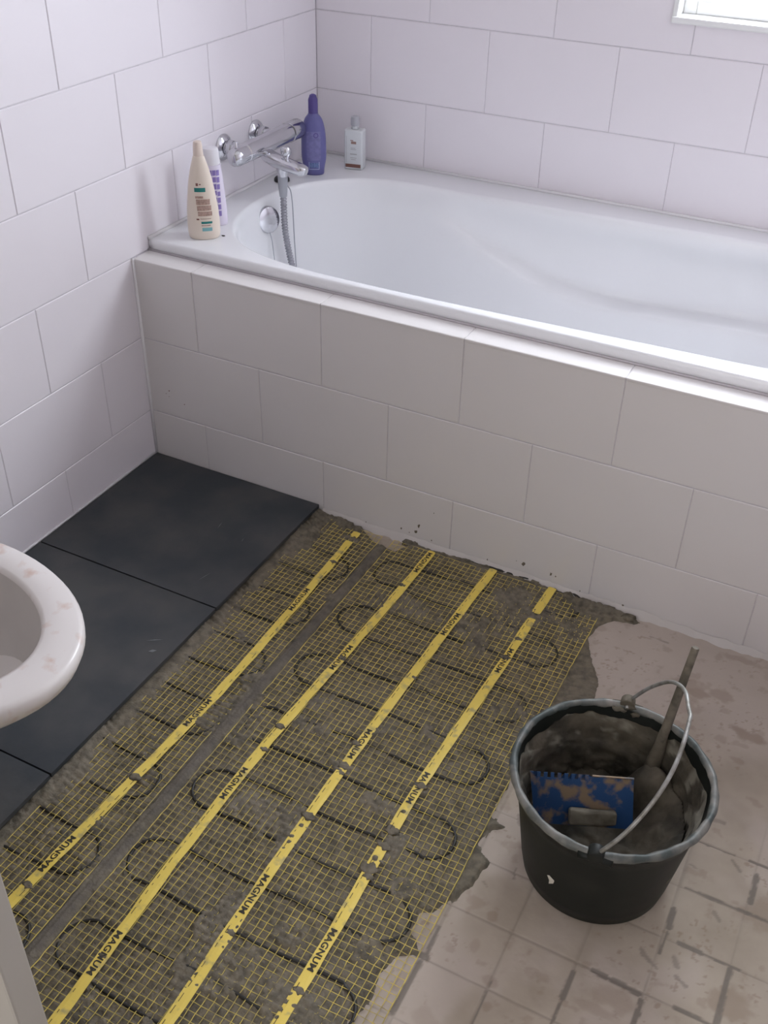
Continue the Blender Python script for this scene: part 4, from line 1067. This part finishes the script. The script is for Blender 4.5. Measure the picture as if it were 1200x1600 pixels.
for th, f in keyp:
    rr = 0.156; pts.append(-axv * rr * math.cos(math.radians(th)) + hwv * 0.165 * f + Vector((0, 0, EZ)))
pth = catmull(pts[:8], 8)[:-1] + catmull(pts[7:], 8)
pth = [-axv * .140 + Vector((0, 0, EZ))] + pth + [axv * .140 + Vector((0, 0, EZ))]
bm = bmesh.new(); add_tube(bm, pth, 0.0031, 10); bm_obj('wire_handle', bm, WIRE, bk, smooth=True)
# dried splashes on the outside
def side_splash(ang, z, s, m, seed, asp=1.6, p=None):
    r_ = random.Random(seed); bm = bmesh.new(); a0 = math.radians(ang); R0 = rad(z) + .0006
    rad_v = Vector((math.cos(a0), math.sin(a0), 0)); tan = Vector((-math.sin(a0), math.cos(a0), 0)); c0 = rad_v * (R0 + .001) + Vector((0, 0, z)); c = bm.verts.new(c0); ring = []
    for k in range(10):
        a = 2 * math.pi * k / 10; q = s * r_.uniform(.35, 1.15); dz_ = asp * q * math.sin(a); tt = q * math.cos(a)
        aa = a0 + tt / R0; R1 = rad(z + dz_) + .0006; ring.append(bm.verts.new((R1 * math.cos(aa), R1 * math.sin(aa), z + dz_)))
    for k in range(10): bm.faces.new((c, ring[k], ring[(k + 1) % 10]))
    bm_obj('dried_splash', bm, m, bk)
WSPL = mat('white_dry_splash', (.62, .58, .50), .8)
side_splash(-108, .078, .0105, WSPL, 3, 1.3); side_splash(-20, .085, .010, MORTL, 7, 1.6); side_splash(-163, .13, .008, MORTL, 5, 1.8)

# mixing stick leaning on the rim
B_ = Vector((1.3973, -0.5355, 0.0900)); T_ = Vector((1.4147, -0.4601, 0.3600))
st = empty('mixing_stick', tuple(B_), 0, 'long thin mortar-stained stick standing in the bucket, leaning out past the rim', 'stick')
bm = bmesh.new(); m_, L = along((0, 0, 0), T_ - B_)
add_lathe(bm, [(0.0080, 0), (0.0085, .05), (0.0080, .10), (0.0072, .18), (0.0066, .23), (0.0062, L - .002), (0.0052, L)], 14, m_); sharp(bm_obj('shaft', bm, STICK, st, smooth=True), 50)
bm = bmesh.new(); add_lathe(bm, [(0.0065, .01), (0.0115, .035), (0.0125, .065), (0.0100, .095), (.0070, .125)], 18, m_)
for v in bm.verts: v.co += Vector((math.sin(v.co.z * 300), math.cos(v.co.z * 240 + v.co.x * 300), 0)) * .0012
bm_obj('mortar_coat', bm, MORTB, st, smooth=True)

# notched trowel in the bucket
TLc = BC + Vector((-0.121, -0.021, 0.178)); TRc = BC + Vector((0.0265, 0.042, 0.178)); BLc = BC + Vector((-0.090, -0.036, 0.118)); BRc = BC + Vector((0.044, -0.002, 0.113))
# plane frame
Xv = (TRc - TLc); Wd = Xv.length; Xv.normalize(); Yv = ((BLc + BRc) / 2 - (TLc + TRc) / 2); Yv = (Yv - Xv * Yv.dot(Xv)); Hd = Yv.length; Yv.normalize(); Nv = Xv.cross(Yv)
if Nv.y > 0: Nv = -Nv
tr = empty('notched_trowel', tuple(TLc), 0, 'blue painted notched trowel blade, mortar-smeared, propped inside the bucket', 'trowel')
Hd2 = 0.082
outline = []
nt_ = 15; tw = Wd / nt_
for k in range(nt_):
    x = k * tw; depth = .0080 if k < 8 else .0030
    outline += [(x, 0), (x + tw * .52, 0), (x + tw * .52, depth), (x + tw, depth)]
outline += [(Wd, 0.0), (Wd + .004, Hd2), (0.012, Hd2)]
bm = bmesh.new(); top_ = [bm.verts.new(Xv * a + Yv * b + Nv * .0008) for a, b in outline]; bot_ = [bm.verts.new(Xv * a + Yv * b - Nv * .0008) for a, b in outline]
bm.faces.new(top_); bm.faces.new(bot_[::-1]); n = len(outline)
for k in range(n): bm.faces.new((top_[k], bot_[k], bot_[(k + 1) % n], top_[(k + 1) % n]))
bmesh.ops.triangulate(bm, faces=[f for f in bm.faces if len(f.verts) > 4]); bm_obj('blade', bm, TROW, tr)
bm = bmesh.new(); add_tube(bm, [Xv * t + Nv * .0012 + Yv * .0005 for t in np.linspace(Wd * .60, Wd, 10)], .0016, 6); bm_obj('worn_edge', bm, TROWR, tr)
bm = bmesh.new(); p0 = Xv * (Wd * .46) + Yv * .060 + Nv * .012
fr = Matrix((Xv, Yv, Nv)).transposed().to_4x4(); fr.translation = p0
add_box(bm, -.012, .062, -.010, .014, -.007, .008, mat=fr, bev=.005, seg=3)
bmesh.ops.subdivide_edges(bm, edges=bm.edges[:], cuts=2)
for v in bm.verts:
    q = v.co * 160; v.co += Nv * .0016 * math.sin(q.x + 1.3 * q.y) + Yv * .0014 * math.sin(q.z * 1.4 + q.x)
bm_obj('handle', bm, MORTL, tr, smooth=True)
bm = bmesh.new(); add_cyl(bm, Xv * (Wd * .50) + Yv * .06, p0, .004); bm_obj('tang', bm, MORTB, tr)
bm = bmesh.new(); add_cyl(bm, Xv * (Wd * .76) + Yv * .06, p0 + Xv * .05, .004); bm_obj('tang', bm, MORTB, tr)
